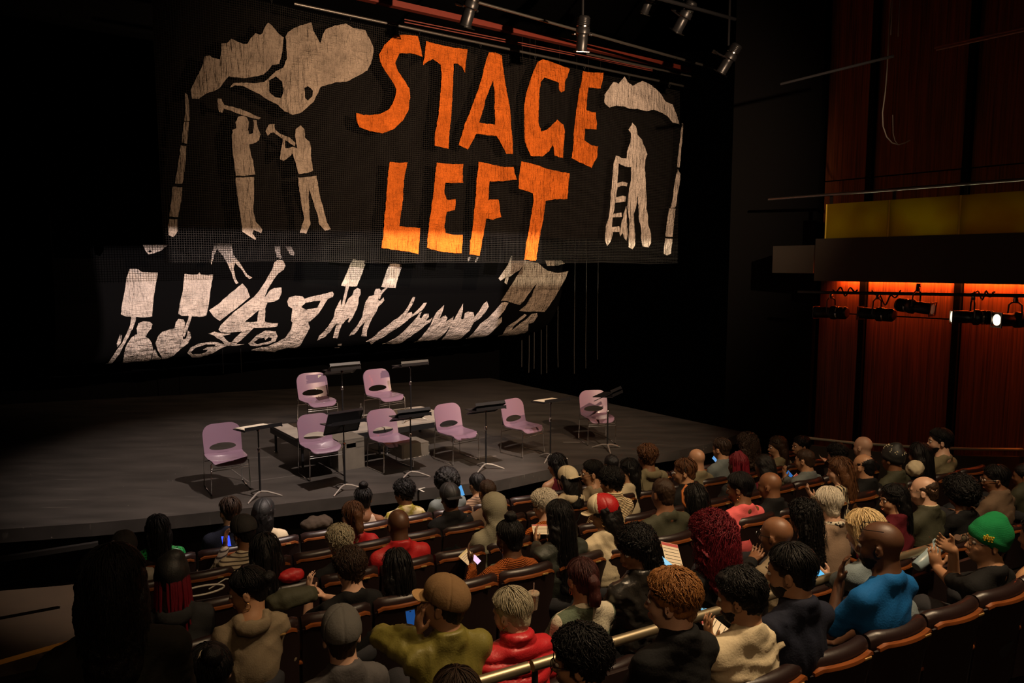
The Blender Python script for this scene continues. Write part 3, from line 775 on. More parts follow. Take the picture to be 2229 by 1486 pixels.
UP1 = [
('cloth_cloud', [(195,490),(215,450),(240,400),(270,340),(290,270),(320,268),(345,285),(385,295),(395,230),(393,190),(430,190),(455,160),(490,180),(530,195),(560,195),(580,160),(610,130),(640,140),(655,130),(668,90),(690,62),(715,80),(750,120),(793,155),(785,250),(765,325),(720,330),(690,370),(660,395),(590,410),(540,418),(490,412),(440,405),(410,440),(380,480),(350,498),(300,510),(250,545),(205,548)], []),
('cloth_skull', [(805,150),(820,120),(860,95),(920,70),(975,55),(990,110),(1010,150),(1030,190),(1045,150),(1065,100),(1130,75),(1200,62),(1245,90),(1325,105),(1360,170),(1382,220),(1375,290),(1340,365),(1270,405),(1210,435),(1130,445),(1030,475),(1010,520),(985,570),(940,610),(905,640),(850,655),(800,630),(760,590),(700,560),(640,520),(580,490),(530,465),(480,462),(445,478),(470,450),(520,445),(600,450),(670,440),(710,405),(745,370),(790,350),(815,290),(812,220)], [[(700,430),(745,405),(785,440),(795,500),(780,545),(740,540),(705,510)],[(925,480),(950,468),(980,500),(975,535),(945,562),(928,550)]]),
('cloth_pole', [(160,510),(178,520),(185,600),(187,690),(155,692),(162,600)], []),
('cloth_pole', [(152,698),(182,698),(178,770),(168,840),(135,832),(142,770)], []),
('cloth_pole', [(128,850),(166,855),(160,940),(150,1020),(138,1100),(88,1098),(98,1050),(115,950)], []),
('cloth_pole', [(75,1118),(138,1122),(128,1220),(108,1315),(52,1312),(65,1220)], []),
('cloth_pole', [(52,1328),(102,1330),(103,1410),(80,1445),(50,1430),(45,1380)], []),
('cloth_hammer', [(370,545),(392,550),(412,590),(480,605),(560,632),(610,655),(652,672),(635,682),(600,676),(540,658),(470,634),(408,612),(400,640),(378,632),(370,600)], []),
('cloth_figure', [(500,668),(530,658),(560,668),(575,700),(568,745),(575,780),(600,770),(605,720),(600,684),(625,688),(630,730),(648,780),(640,815),(620,832),(575,842),(585,890),(600,950),(615,1040),(550,1045),(487,1045),(475,960),(465,880),(460,800),(465,750),(490,740),(485,700)], []),
('cloth_legs', [(487,1058),(550,1056),(608,1055),(605,1165),(602,1270),(615,1345),(640,1372),(658,1395),(650,1418),(620,1405),(600,1395),(592,1420),(615,1450),(610,1462),(575,1440),(530,1410),(520,1330),(510,1240),(495,1160)], []),
('cloth_hammer', [(680,760),(700,715),(735,712),(740,745),(770,775),(830,800),(868,835),(862,858),(820,826),(770,795),(730,765),(712,768),(695,790)], []),
('cloth_figure', [(865,790),(870,745),(900,725),(925,745),(928,800),(960,830),(967,870),(970,930),(985,1015),(940,1030),(890,1038),(870,970),(850,905),(820,935),(790,952),(770,940),(780,860),(790,800),(804,805),(802,870),(815,870),(850,862),(880,870),(870,820)], []),
('cloth_legs', [(888,1060),(950,1055),(1005,1048),(1020,1130),(1040,1210),(1060,1290),(1075,1350),(1100,1395),(1060,1400),(1025,1360),(1015,1300),(985,1210),(955,1120),(958,1200),(965,1280),(970,1360),(945,1420),(905,1415),(915,1370),(930,1330),(915,1250),(900,1160),(890,1110)], [])]
UP5 = [
('cloth_cloud', [(370,240),(395,200),(425,152),(460,165),(500,115),(520,150),(560,180),(625,145),(670,165),(740,225),(790,290),(840,305),(865,370),(885,445),(840,430),(800,385),(760,365),(700,345),(650,355),(590,340),(540,335),(500,320),(450,315),(400,330),(370,295)], []),
('cloth_figure', [(560,432),(580,460),(588,515),(615,550),(640,600),(655,650),(645,690),(640,740),(650,800),(655,870),(655,920),(658,1000),(668,1080),(670,1140),(685,1200),(688,1260),(670,1290),(630,1285),(622,1240),(625,1160),(610,1080),(605,1000),(597,915),(590,1000),(575,1060),(578,1120),(583,1200),(580,1280),(560,1305),(538,1290),(540,1200),(540,1100),(528,1010),(535,920),(548,830),(550,740),(515,735),(468,712),(465,760),(462,820),(455,900),(440,980),(425,1060),(415,1130),(418,1200),(400,1250),(380,1282),(362,1240),(370,1150),(395,1090),(405,1000),(415,900),(428,800),(438,700),(452,658),(490,675),(520,680),(530,600),(545,570),(550,510),(537,480)], []),
('cloth_rung', [(458,850),(490,838),(525,848),(522,872),(490,868),(458,880)], []), ('cloth_rung', [(448,945),(490,935),(515,940),(512,975),(480,980),(443,985)], []),
('cloth_rung', [(424,1060),(488,1050),(484,1080),(420,1085)], []), ('cloth_rung', [(414,1150),(466,1145),(472,1185),(416,1185)], []),
('cloth_ladder_leg', [(516,1005),(524,1100),(530,1200),(522,1250),(505,1225),(492,1190),(478,1215),(470,1190),(484,1120),(500,1060)], []),
('cloth_pole', [(902,435),(914,440),(908,520),(888,640),(882,740),(862,740),(870,660),(888,550)], []), ('cloth_pole', [(865,755),(890,785),(880,860),(865,930),(850,1018),(820,1018),(835,930),(845,840)], []),
('cloth_pole', [(808,1022),(852,1024),(845,1100),(835,1220),(788,1215),(795,1120)], []), ('cloth_pole', [(785,1228),(832,1232),(825,1335),(800,1345),(778,1335)], [])]
LO3 = [
('cloth_corner', [(440,50),(660,50),(600,100),(540,122),(490,135),(460,100)], [[(485,105),(505,98),(520,108),(500,122)]]),
('cloth_legs', [(1060,40),(1205,40),(1225,140),(1280,210),(1310,260),(1345,310),(1388,335),(1360,348),(1325,320),(1300,270),(1235,205),(1225,260),(1240,340),(1265,380),(1245,388),(1225,360),(1205,290),(1170,210),(1130,140),(1085,85),(1060,140),(1035,222),(1027,200),(1040,130)], []),
('cloth_foot', [(1580,60),(1630,60),(1632,130),(1648,165),(1630,172),(1600,155)], []), ('cloth_foot', [(1675,60),(1725,60),(1752,125),(1745,147),(1715,135)], []),
('cloth_rider', [(1615,178),(1660,190),(1677,230),(1660,265),(1610,300),(1570,360),(1520,440),(1490,510),(1540,445),(1580,425),(1640,418),(1645,460),(1620,520),(1580,542),(1520,548),(1500,600),(1498,715),(1520,722),(1612,728),(1605,752),(1540,765),(1480,770),(1400,765),(1310,850),(1250,905),(1200,890),(1300,790),(1190,805),(1120,800),(1095,780),(1110,740),(1160,690),(1240,620),(1320,560),(1400,500),(1450,440),(1500,370),(1560,260),(1580,200)], [[(1445,612),(1390,660),(1320,712),(1380,718),(1434,714),(1436,660)]]),
('cloth_bicycle', [(1010,812),(1060,795),(1130,808),(1200,815),(1130,830),(1180,880),(1230,900),(1320,905),(1250,914),(1160,912),(1120,870),(1080,850),(1060,828)], []),
('cloth_wheel', [(825,980),(850,940),(920,905),(1000,885),(1080,880),(1140,900),(1200,885),(1180,910),(1100,945),(1020,985),(940,1010),(870,1018)], [[(855,970),(900,935),(990,905),(1070,900),(1060,920),(1000,930),(960,950),(1010,945),(980,970),(920,990),(870,995)]]),
('cloth_wheel', [(1355,900),(1400,860),(1430,830),(1500,790),(1590,798),(1608,840),(1590,880),(1520,908),(1430,922),(1370,918)], [[(1400,890),(1450,855),(1490,850),(1500,875),(1530,850),(1560,850),(1550,880),(1500,895),(1430,905)]]),
('cloth_placard', [(1300,385),(1340,430),(1367,500),(1290,560),(1180,645),(1105,705),(1050,665),(1013,615),(1080,570),(1150,510),(1220,450)], []),
('cloth_placard', [(330,255),(400,262),(430,285),(500,290),(568,292),(550,400),(530,520),(518,665),(430,675),(380,668),(375,710),(350,770),(310,850),(270,920),(235,990),(180,1060),(150,1115),(100,1122),(150,1050),(200,970),(260,890),(300,810),(330,740),(340,668),(290,668),(250,650),(260,560),(285,450),(300,330)], []),
('cloth_figure', [(385,770),(400,725),(440,708),(500,710),(520,730),(510,770),(480,800),(462,838),(490,850),(515,890),(530,960),(520,1010),(500,1060),(430,1090),(350,1100),(255,1105),(270,1040),(280,960),(300,900),(340,845),(375,820),(392,818)], []),
('cloth_arm', [(240,825),(258,830),(250,890),(220,930),(215,900)], []),
('cloth_fold', [(545,950),(570,1000),(600,1030),(590,1050),(520,1080),(440,1096),(505,1068),(525,1012),(536,960)], []),
('cloth_placard', [(800,300),(870,310),(915,308),(930,290),(945,308),(1000,312),(1050,308),(1030,430),(1010,560),(990,660),(950,672),(865,668),(850,720),(820,800),(800,850),(788,835),(800,780),(830,700),(838,665),(780,665),(748,645),(760,560),(785,450)], []),
('cloth_figure', [(725,720),(750,688),(790,692),(808,720),(800,770),(784,830),(790,870),(815,860),(830,790),(850,800),(858,850),(830,900),(770,950),(700,1010),(640,1040),(605,1050),(605,1020),(570,960),(548,900),(570,840),(610,800),(680,780),(715,775)], []),
('cloth_figure', [(1690,540),(1705,505),(1760,490),(1820,495),(1840,515),(1900,495),(2000,475),(2080,455),(2095,475),(2085,500),(2040,515),(2010,560),(1960,640),(1910,690),(1870,720),(1885,760),(1850,830),(1800,920),(1770,930),(1700,928),(1620,950),(1580,970),(1520,962),(1380,962),(1430,945),(1520,925),(1600,890),(1680,840),(1720,780),(1735,720),(1720,700),(1735,600),(1700,580)], [[(1810,585),(1850,550),(1920,535),(1980,530),(1950,590),(1900,600),(1850,610)]]),
('cloth_ripple', [(1840,1030),(1920,1005),(1990,985),(2050,967),(2145,970),(2130,990),(2040,1000),(1960,1015),(1900,1028)], []), ('cloth_ripple', [(2080,936),(2145,928),(2140,942),(2085,947)], []), ('cloth_ripple', [(2130,904),(2165,901),(2160,912),(2128,916)], [])]
LO4 = [
('cloth_placard', [(340,170),(390,178),(447,182),(430,240),(408,310),(385,360),(370,395),(330,398),(305,395),(295,440),(280,500),(268,560),(255,575),(245,560),(258,500),(270,440),(278,398),(238,388),(260,340),(290,270),(320,200)], []),
('cloth_figure', [(345,430),(375,408),(400,420),(402,460),(385,490),(380,540),(370,580),(350,620),(335,650),(305,695),(295,690),(310,650),(280,675),(245,715),(225,760),(210,825),(170,822),(185,770),(205,700),(160,760),(110,810),(40,845),(55,810),(100,770),(140,710),(180,650),(190,590),(205,560),(225,520),(238,505),(243,565),(258,580),(300,500),(325,480),(335,470)], []),
('cloth_placard', [(640,208),(690,205),(750,215),(735,260),(715,320),(690,410),(625,405),(600,430),(575,460),(560,500),(548,495),(560,455),(580,425),(610,405),(572,398),(590,340),(615,270)], []),
('cloth_figure', [(515,440),(525,418),(555,415),(568,430),(555,470),(545,505),(560,515),(590,485),(595,510),(570,540),(545,560),(530,600),(505,640),(475,700),(455,760),(450,805),(405,805),(420,740),(440,675),(400,720),(350,790),(305,805),(320,780),(370,720),(410,650),(425,590),(440,530),(470,480),(510,465)], []),
('cloth_foot', [(1295,165),(1310,145),(1322,148),(1312,182),(1300,188)], []), ('cloth_foot', [(1358,190),(1375,150),(1390,150),(1380,180),(1365,200)], []),
('cloth_figure', [(840,483),(857,485),(845,530),(810,590),(785,630),(800,620),(830,610),(838,630),(880,590),(930,535),(957,530),(930,575),(898,602),(870,625),(820,655),(790,680),(740,720),(680,760),(600,810),(520,855),(490,875),(480,858),(445,852),(500,820),(560,770),(640,710),(720,650),(760,620),(800,560),(825,510)], []),
('cloth_figure', [(892,615),(912,605),(893,650),(905,660),(930,620),(965,618),(970,645),(940,680),(980,665),(1000,650),(980,690),(930,720),(870,770),(800,820),(730,865),(650,900),(620,895),(650,870),(600,888),(560,880),(610,870),(680,830),(760,770),(830,700),(870,650)], []),
('cloth_figure', [(1095,550),(1090,590),(1065,640),(1050,670),(1080,645),(1110,635),(1128,655),(1110,690),(1150,670),(1180,650),(1170,700),(1120,770),(1060,830),(1000,870),(920,928),(870,925),(860,905),(830,918),(788,915),(830,880),(900,820),(950,760),(985,710),(1005,660),(1030,610)], []),
('cloth_figure', [(1260,540),(1255,600),(1240,665),(1260,670),(1275,620),(1300,605),(1345,612),(1355,650),(1390,600),(1430,540),(1455,517),(1468,560),(1440,610),(1400,655),(1350,690),(1310,760),(1240,820),(1150,870),(1060,915),(985,926),(1000,910),(1060,860),(1120,790),(1160,720),(1200,640)], []),
('cloth_figure', [(1610,525),(1640,530),(1600,600),(1560,650),(1530,690),(1550,670),(1585,650),(1585,690),(1540,740),(1470,800),(1380,850),(1300,880),(1220,900),(1155,910),(1200,890),(1270,850),(1340,780),(1400,700),(1460,660),(1530,590),(1580,530)], []),
('cloth_figure', [(1775,625),(1790,632),(1755,665),(1690,715),(1655,762),(1700,728),(1780,668),(1830,620),(1875,612),(1880,640),(1845,690),(1805,700),(1800,760),(1730,820),(1640,870),(1550,905),(1440,910),(1320,908),(1420,888),(1500,850),(1590,790),(1620,740),(1700,680)], []),
('cloth_legs', [(1660,140),(1790,140),(1780,200),(1730,260),(1680,290),(1640,320),(1620,378),(1598,365),(1610,320),(1570,350),(1552,330),(1580,290),(1620,230)], []),
('cloth_placard', [(1790,180),(1880,200),(1960,265),(2050,285),(2143,268),(2110,340),(2060,430),(1990,540),(1940,605),(1860,600),(1728,602),(1780,550),(1830,480),(1872,370),(1820,440),(1770,510),(1735,550),(1690,540),(1620,515),(1575,515),(1620,450),(1690,340),(1740,260)], []),
('cloth_scrap', [(1940,180),(2080,180),(2110,205),(2050,220),(1960,225)], [])]

for i, (L, poly, hol) in enumerate(LETTERS):
    up_patch('letter', (750, 50), 2.7017, poly, OR, hol, seed=i + 1, fringe=(i in (1, 5, 6, 7, 8)), label='orange cloth letter ' + L)
for i, (nm_, poly, hol) in enumerate(UP1): up_patch(nm_, (350, 30), 2.972, poly, CR, hol, seed=20 + i)
for i, (nm_, poly, hol) in enumerate(UP5): up_patch(nm_, (1200, 130), 3.162, poly, PK, hol, seed=50 + i)
for k in range(9):
    s = SL + .4 + k * (SR - SL - .8) / 8; mb = MB()
    c = pp(s, NU) + Vector((0, 0, ztop + .06)); zz = at_d(640 + (k + 1) * 90, 0, NU, PN)
    mb.tube([c + Vector((0, 0, .03)), c + PN * .03, c - Vector((0, 0, .05)), c - PN * .03, c + Vector((0, 0, .03))], .004, 5); under(mb.build('tie', material('black_tie', (.03, .03, .03), .6)))

# ------------------------------------------------------------------ lower banner: falls straight, then curves away upstage
NL, RR = 15.0, 1.5
def ratio(u, v): r = ray(u, v); return r.z / r.dot(PN)
target = ratio(420, 776)
PH = np.linspace(0, 1.35, 80)
lo_, hi_ = -3.0, 4.0
for _ in range(50):
    z1 = (lo_ + hi_) / 2
    rho = ((z1 - RR * np.sin(PH)) - CZ) / (NL + RR * (1 - np.cos(PH)))
    if rho.min() > target: hi_ = z1
    else: lo_ = z1
ZT = at_d(1000, 500, NL, PN).z
kmin = int(rho.argmin())
prof = [(NL, ZT + 1.2 - i * (ZT + 1.2 - z1) / 20, i * (ZT + 1.2 - z1) / 20) for i in range(20)]
L0 = ZT + 1.2 - z1
prof += [(NL + RR * (1 - math.cos(a)), z1 - RR * math.sin(a), L0 + RR * a) for a in PH]
pr_n = np.array([p[0] for p in prof]); pr_z = np.array([p[1] for p in prof]); pr_L = np.array([p[2] for p in prof])
pr_r = (pr_z - CZ) / pr_n; ke = 20 + kmin
def low_uv(u, v):
    r = min(max(ratio(u, v), pr_r[ke]), pr_r[0])
    L = float(np.interp(-r, -pr_r[:ke + 1], pr_L[:ke + 1])); n = float(np.interp(L, pr_L, pr_n))
    q = at_d(u, v, n, PN); return (q.dot(PW), -L)
def lowmap(off, seed):
    def f(p):
        s, L = p[0], -p[1]
        n = float(np.interp(L, pr_L, pr_n)); z = float(np.interp(L, pr_L, pr_z)); a = max(0, (L - L0) / RR)
        nr = -PN * math.cos(a) + Vector((0, 0, -math.sin(a)))
        V = np.array([[s, 0, L]]); w = .012 * math.sin(s * 4 + L) + (float(waves(V, seed, 9, .010, (1, 0, .35))[0]) + float(waves(V, seed + 2, 28, .0045, (1, 0, .3))[0]) if off else 0)
        return pp(s, n) + Vector((0, 0, z)) + nr * (off + w), nr
    return f
lb_ = empty('figure_banner', pp(0, NL) + Vector((0, 0, z1))); tag(lb_, 'long black banner with pale marching figures, hung behind and below the lettered banner', 'banner')
LI = Matrix.Translation(-lb_.location)
sl_, sr_ = low_uv(120, 700)[0], low_uv(1215, 600)[0]
under(sheet('black_cloth', [(sl_, -(L0 + RR * 1.3)), (sr_ + .15, -(L0 + RR * 1.3)), (sr_ + .15, -.1), (sl_, -.1)], [], lowmap(0, 0), .25, .004, DRAPE), lb_, LI)
def low_patch(name, org, sc, poly, holes=(), seed=0, mat=None):
    rg = random.Random(seed)
    def cv(P): return [low_uv(org[0] + x / sc + rg.uniform(-.4, .4), org[1] + y / sc + rg.uniform(-.3, .3)) for x, y in densify(P, 5 * sc)]
    return under(sheet(name, cv(poly), [cv(h) for h in holes], lowmap(.02, seed), .08, .003, mat or PK, seed=seed), lb_, LI)
for i, (nm_, poly, hol) in enumerate(LO3): low_patch(nm_, (200, 520), 3.980, poly, hol, seed=80 + i)
for i, (nm_, poly, hol) in enumerate(LO4): low_patch(nm_, (680, 520), 3.843, poly, hol, seed=120 + i, mat=CR if i > 12 else PK)  # last patches in darker gauze: shade of the dim right end put into colour
for u, lbb in ((484, 'left of two short black lines tying the figure banner down'), (524, 'right of two short black lines tying the figure banner down')):
    q = low_uv(u, 760); a, _ = lowmap(.0, 0)(q); tag(MB().tube([a + Vector((0, 0, .1)), a + Vector((0, 0, -.5))], .006, 6).build('tie_line', BLACK), lbb, 'line')
# faint beaded strings glinting in the dark to the right of the platform
rg = random.Random(3)
for k, u in enumerate((1136, 1152, 1163, 1178, 1190, 1214, 1250, 1275, 1300)):
    mb = MB(); v0 = rg.uniform(748, 775); v1 = v0 + rg.uniform(25, 60)
    a_ = at_d(u, v0, 17.5, PN); b_ = at_d(u + rg.uniform(-1, 1), v1, 17.5, PN)
    mb.tube([Vector((a_.x, a_.y, 10.5)), a_, b_], [.004, .012, .012], 6)
    tag(mb.build('hanging_string', material('string_grey', (.10, .09, .08), .4)), 'thin grey string hanging in the dark backstage right of the rear chairs', 'string', 'thin strings hanging in the dark backstage')
def onU(u, v): return at_d(u, v, NU - .02, PN)
def onL(u, v): q = low_uv(u, v); return lowmap(0, 0)(q)[0]
masked_lamp('strip_lamp', (1.2, .5, 5.0), [onU(690, 517), onU(1500, 524), onU(1500, 592), onU(690, 585)], 9500, (1, .86, .62), 'unseen black plate added to cut the beam on the lettered banner lower edge')
masked_lamp('figure_lamp', (3.4, 2.2, 5.0), [onL(190, 538), onL(1100, 535), onL(1075, 770), onL(190, 815)], 10500, (1, .80, .74), 'unseen black plate added to cut the beam aimed at the marching figures')
# ------------------------------------------------------------------ stage furniture
PUR = material('purple_plastic', (.205, .128, .180), .30, coat=.5, spec=.7)
def rrect(w, h, rt, rb, n=6):
    pts = []
    for cx, cy, a0, r in ((w / 2 - rt, h - rt, 0, rt), (-w / 2 + rt, h - rt, 90, rt), (-w / 2 + rb, rb, 180, rb), (w / 2 - rb, rb, 270, rb)):
        for i in range(n + 1):
            a = math.radians(a0 + 90 * i / n); pts.append((cx + r * math.cos(a), cy + r * math.sin(a)))
    return pts
def make_chair():
    r = empty('stage_chair')
    hole = [(.165 * math.cos(a), .075 + .043 * math.sin(a) + (.012 if math.sin(a) > 0 else 0) * abs(math.sin(a))) for a in np.linspace(0, 2 * math.pi, 22)[:-1]]
    def bmap(p):
        x, h = p; y = -.205 - h * .20 + .55 * x * x + .05 * max(0, .12 - h) ; return Vector((x * (1 + .06 * (h - .2)), y, .47 + h)), Vector((-.9 * x, 1, .2)).normalized()
    sheet('back_shell', rrect(.47, .40, .13, .03), [hole], bmap, .03, .010, PUR, r)
    def smap(p):
        x, y = p; yy = y - .21; z = .455 - .02 * math.exp(-((x) / .16) ** 2) * (1 if yy < .15 else .5) + (.03 * max(0, (-yy - .10) / .1) ** 2) - .035 * max(0, (yy - .17) / .06) ** 2 + .25 * x * x * (yy < .2)
        return Vector((x * (1 - .06 * (yy > .1)), yy, z)), Vector((0, 0, 1))
    sheet('seat_shell', rrect(.47, .45, .09, .06), [], smap, .03, .012, PUR, r)
    for sx in (-1, 1):
        MB().tube([(sx * .215, -.24, .62), (sx * .225, -.235, .46), (sx * .235, -.25, .02), (sx * .235, -.235, .008), (sx * .235, .20, .008), (sx * .235, .215, .02), (sx * .225, .205, .42), (sx * .20, .19, .435), (sx * .20, -.2, .44)], .0065, 7).build('side_frame', CHROME, r)
        MB().box((sx * .232, -.02, .006), (.014, .03, .012)).box((sx * .232, .19, .006), (.016, .03, .012)).build('glide', BLACK, r)
        MB().box((sx * .205, -.222, .50), (.03, .018, .06), None, .006).build('hinge_block', material('hinge_black', (.02, .02, .02), .4), r)
    MB().tube([(-.225, .206, .36), (.225, .206, .36)], .005, 6).build('cross_bar', CHROME, r)
    MB().tube([(-.228, .209, .33), (.228, .209, .33)], .005, 6).build('cross_bar', CHROME, r)
    MB().tube([(-.23, -.24, .36), (.23, -.24, .36)], .005, 6).build('cross_bar', CHROME, r)
    return r
PLZ = STAGE + .44
ch = make_chair(); first = True
FACE = math.atan2(-PN.y, -PN.x) - math.pi / 2
for u, v, z, dy, lb in ((493, 993, STAGE, -4, 'purple plastic chair nearest the left end of the front row on stage'), (698, 968, STAGE, -2, 'purple chair in front of the low platform, left of the grey box'), (850, 955, STAGE, 3, 'purple chair between the grey box and the silver flecked box'),
                         (995, 940, STAGE, 4, 'purple chair just right of the low platform and boxes'), (1139, 927, STAGE, 8, 'purple chair standing alone second from the right end of the row'), (1301, 906, STAGE, -24, 'purple chair at the far right end of the row, half hidden by its stand'),
                         (692, 871, PLZ, -2, 'dim purple chair with a white mark, back left on the platform'), (838, 860, PLZ, 6, 'dim purple chair back right on the platform')):
    o = ch if first else copy_tree(ch); first = False
    p = at_z(u, v, z + .44); o.location = (p.x, p.y, z); o.rotation_euler = (0, 0, FACE + math.radians(dy)); o.scale = (1.06, 1.06, .97)
    tag(o, lb, 'chair', 'purple chairs on the stage')
STM = material('stand_black', (.010, .010, .011), .3)
def make_stand():
    r = empty('music_stand')
    MB().tube([(0, 0, .07), (0, 0, .62)], .013, 10).tube([(0, 0, .60), (0, 0, .90)], .009, 8).build('pole', STM, r)
    MB().lathe([(.016, .60), (.019, .61), (.019, .65), (.014, .66)], 12).build('collar', CHROME, r)
    for k in range(3):
        a = math.radians(90 + 120 * k); c, s = math.cos(a), math.sin(a)
        MB().tube([(0, 0, .085), (.09 * c, .09 * s, .075), (.20 * c, .20 * s, .035), (.27 * c, .27 * s, .006)], [.014, .013, .011, .008], 8).build('leg', material('stand_leg_grey', (.40, .37, .33), .4, metal=.6), r)
    return r
def make_desk(tilt):
    M = Matrix.Rotation(math.radians(tilt), 3, 'X'); T = Vector((0, 0, .93)); mb = MB()
    def q(v): return M @ Vector(v) + T
    mb.box(T, (.50, .33, .004), M).box(q((0, -.165, .022)), (.50, .006, .045), M).box(q((0, .165, -.004)), (.50, .012, .012), M).box(q((-.25, 0, -.004)), (.01, .33, .012), M).box(q((.25, 0, -.004)), (.01, .33, .012), M)
    return mb
st0 = make_stand()
stands = [(567, 1083, STAGE, 3, 8, 1.0, 'music stand at the left end of the row, flat desk with papers'), (751, 1068, STAGE, 62, 4, 1.0, 'music stand with a steep black desk before the second chair'), (895, 1038, STAGE, 30, -4, .96, 'music stand before the silver flecked box'),
          (1058, 1021, STAGE, 30, -4, .98, 'music stand between the fourth and fifth front chairs'), (1198, 1000, STAGE, 4, 0, 1.0, 'music stand holding a pale open score, right of the fifth chair'), (1322, 978, STAGE, 28, 26, .98, 'music stand in front of the rightmost chair'),
          (747, 930, PLZ, 30, 0, 1.0, 'grey rear music stand between the two platform chairs'), (895, 915, PLZ, 16, 0, 1.0, 'rear music stand at the right end of the platform')]
PAP = material('paper', (.62, .56, .44), .8)
for i, (u, v, z, tilt, dy, hs, lb) in enumerate(stands):
    o = st0 if i == 0 else copy_tree(st0)
    p = at_z(u, v, z); o.location = p; o.rotation_euler = (0, 0, FACE + math.pi + math.radians(dy)); o.scale = (1, 1, hs)
    d = make_desk(-tilt).build('desk', STM if i < 6 else material('desk_grey', (.05, .05, .045), .5), o, smooth=False)
    MB().lathe([(.02, .88), (.022, .90), (.01, .925)], 10).build('tilt_joint', CHROME, o)
    tag(o, lb, 'music stand', 'music stands on the stage')
    if i in (0, 4):
        M = Matrix.Rotation(FACE + math.pi + math.radians(dy), 3, 'Z') @ Matrix.Rotation(math.radians(-tilt), 3, 'X')
        mb = MB()
        for k in range(2): mb.box(Vector((p.x, p.y, z + .93 * hs + .012 + .004 * k)) + M @ Vector((-.06 + .02 * k, 0, .0)), (.36, .27, .003), M)
        tag(mb.build('sheet_music', PAP, smooth=False), 'pale papers lying on the left end music stand' if i == 0 else 'pale open score on the stand right of the fifth chair', 'paper')
STK = at_z(712, 834, PLZ + .78)
for o in COL.objects:
    if o.get('label', '').startswith('dim purple chair with a white mark'):
        MB().box((-.13, -.262, .80), (.05, .004, .04)).box((-.13, -.262, .74), (.03, .004, .03)).build('sticker', PAP, o, False)
# platform of two decks on legs
pz = PLZ
c0 = at_z(588, 925, pz); c1 = at_z(652, 958, pz); c2 = at_z(948, 941, pz)
PB = empty('platform', (c1.x, c1.y, STAGE)); tag(PB, 'low platform with pale worn top on thin legs behind the front chairs', 'platform')
PBI = Matrix.Translation(-PB.location)
DECK = material('worn_deck', (.34, .30, .25), .6, mottle=.35, mscale=4)
e1 = c1; e2 = e1 + PW * 2.75; e3 = e2 + PN * 1.25; e4 = e1 + PN * 1.25; md = e1 + PW * 1.38; me_ = md + PN * 1.25
for quad in ([e1, md - PW * .01, me_ - PW * .01, e4], [md + PW * .01, e2, e3, me_ + PW * .01]):
    under(slab('deck', [(q.x, q.y) for q in quad], pz - .025, pz, DECK), PB, PBI)
    for a, b in ((0, 1), (1, 2), (2, 3), (3, 0)):
        o = plank('deck_frame', Vector((quad[a].x, quad[a].y, pz - .07)), Vector((quad[b].x, quad[b].y, pz - .07)), .03, .09, DARKMETAL); under(o, PB, PBI)
    for q in quad:
        cc = (quad[0] + quad[2]) / 2; q = q + (cc - q) * .08
        under(MB().tube([(q.x, q.y, STAGE), (q.x, q.y, pz - .05)], .02, 8).build('leg', DARKMETAL), PB, PBI)
        under(MB().lathe([(.03, 0), (.03, .012), (.02, .02)], 10, None, (q.x, q.y, STAGE)).build('foot', CHROME), PB, PBI)
# boxes in front of it
def box_thing(name, u0, u1, vb, h, dep, mat, label, slot=False, z=STAGE, lid=None):
    a = at_z(u0, vb, z); b = at_z(u1, vb - (u1 - u0) * .12, z); w = (b - a).length; x = PW; c = a + PW * (w / 2) + PN * (dep / 2)
    r = empty(name, (c.x, c.y, z), PIPA); t = .018
    tag(r, label, 'box')
    pl = MB().box((0, -dep / 2 + t / 2, h / 2), (w, t, h)); 
    if slot:
        pl = MB(); zz = h * .78; sw = w * .36
        pl.box((0, -dep / 2 + t / 2, zz / 2 - .02), (w, t, zz - .04)); pl.box((0, -dep / 2 + t / 2, (zz + .03 + h) / 2), (w, t, h - zz - .03))
        for sx in (-1, 1): pl.box((sx * (w / 2 + sw / 2) / 2, -dep / 2 + t / 2, zz), (w / 2 - sw / 2, t, .10))
    pl.build('front_board', mat, r, False)
    for nm, c, d in (('back_board', (0, dep / 2 - t / 2, h / 2), (w, t, h)), ('side_board', (-w / 2 + t / 2, 0, h / 2), (t, dep - 2 * t, h)), ('side_board', (w / 2 - t / 2, 0, h / 2), (t, dep - 2 * t, h)), ('top_board', (0, 0, h - t / 2 + .001), (w + .004, dep + .004, t)), ('bottom_board', (0, 0, t / 2), (w - .01, dep - .04, t))):
        MB().box(c, d, None, .003).build(nm, lid if lid and nm == 'top_board' else mat, r, False)
    return r
GB = material('grey_painted_ply', (.12, .105, .082), .7, mottle=.3, mscale=7)
box_thing('grey_box', 737, 798, 1026, .46, .42, GB, 'grey plywood box with a hand slot, before the platform', slot=True)
SV = two_tone('silver_flecked', (.06, .055, .045), (.38, .34, .27), 'noise', 26, .35, thresh=.56)
box_thing('flecked_box', 877, 940, 1000, .21, .40, SV, 'worn silver flecked lower box under the plain dark one')
box_thing('dark_box', 875, 938, 999, .20, .38, GB, 'plain dark grey box stacked on the silver flecked one', z=STAGE + .212)
# bottle on the platform
p = at_z(786, 903, pz); r = empty('water_bottle', p); tag(r, 'small clear water bottle standing on the platform', 'bottle')
MB().lathe([(.03, 0), (.033, .01), (.033, .05), (.030, .055), (.033, .06), (.033, .13), (.015, .165), (.012, .18)], 16).build('bottle_body', material('clear_plastic', (.85, .88, .92), .08, trans=.6, spec=.8), r)
MB().lathe([(.014, .178), (.014, .20), (.012, .202)], 12).build('bottle_cap', material('cap_white', (.7, .7, .7), .4), r)
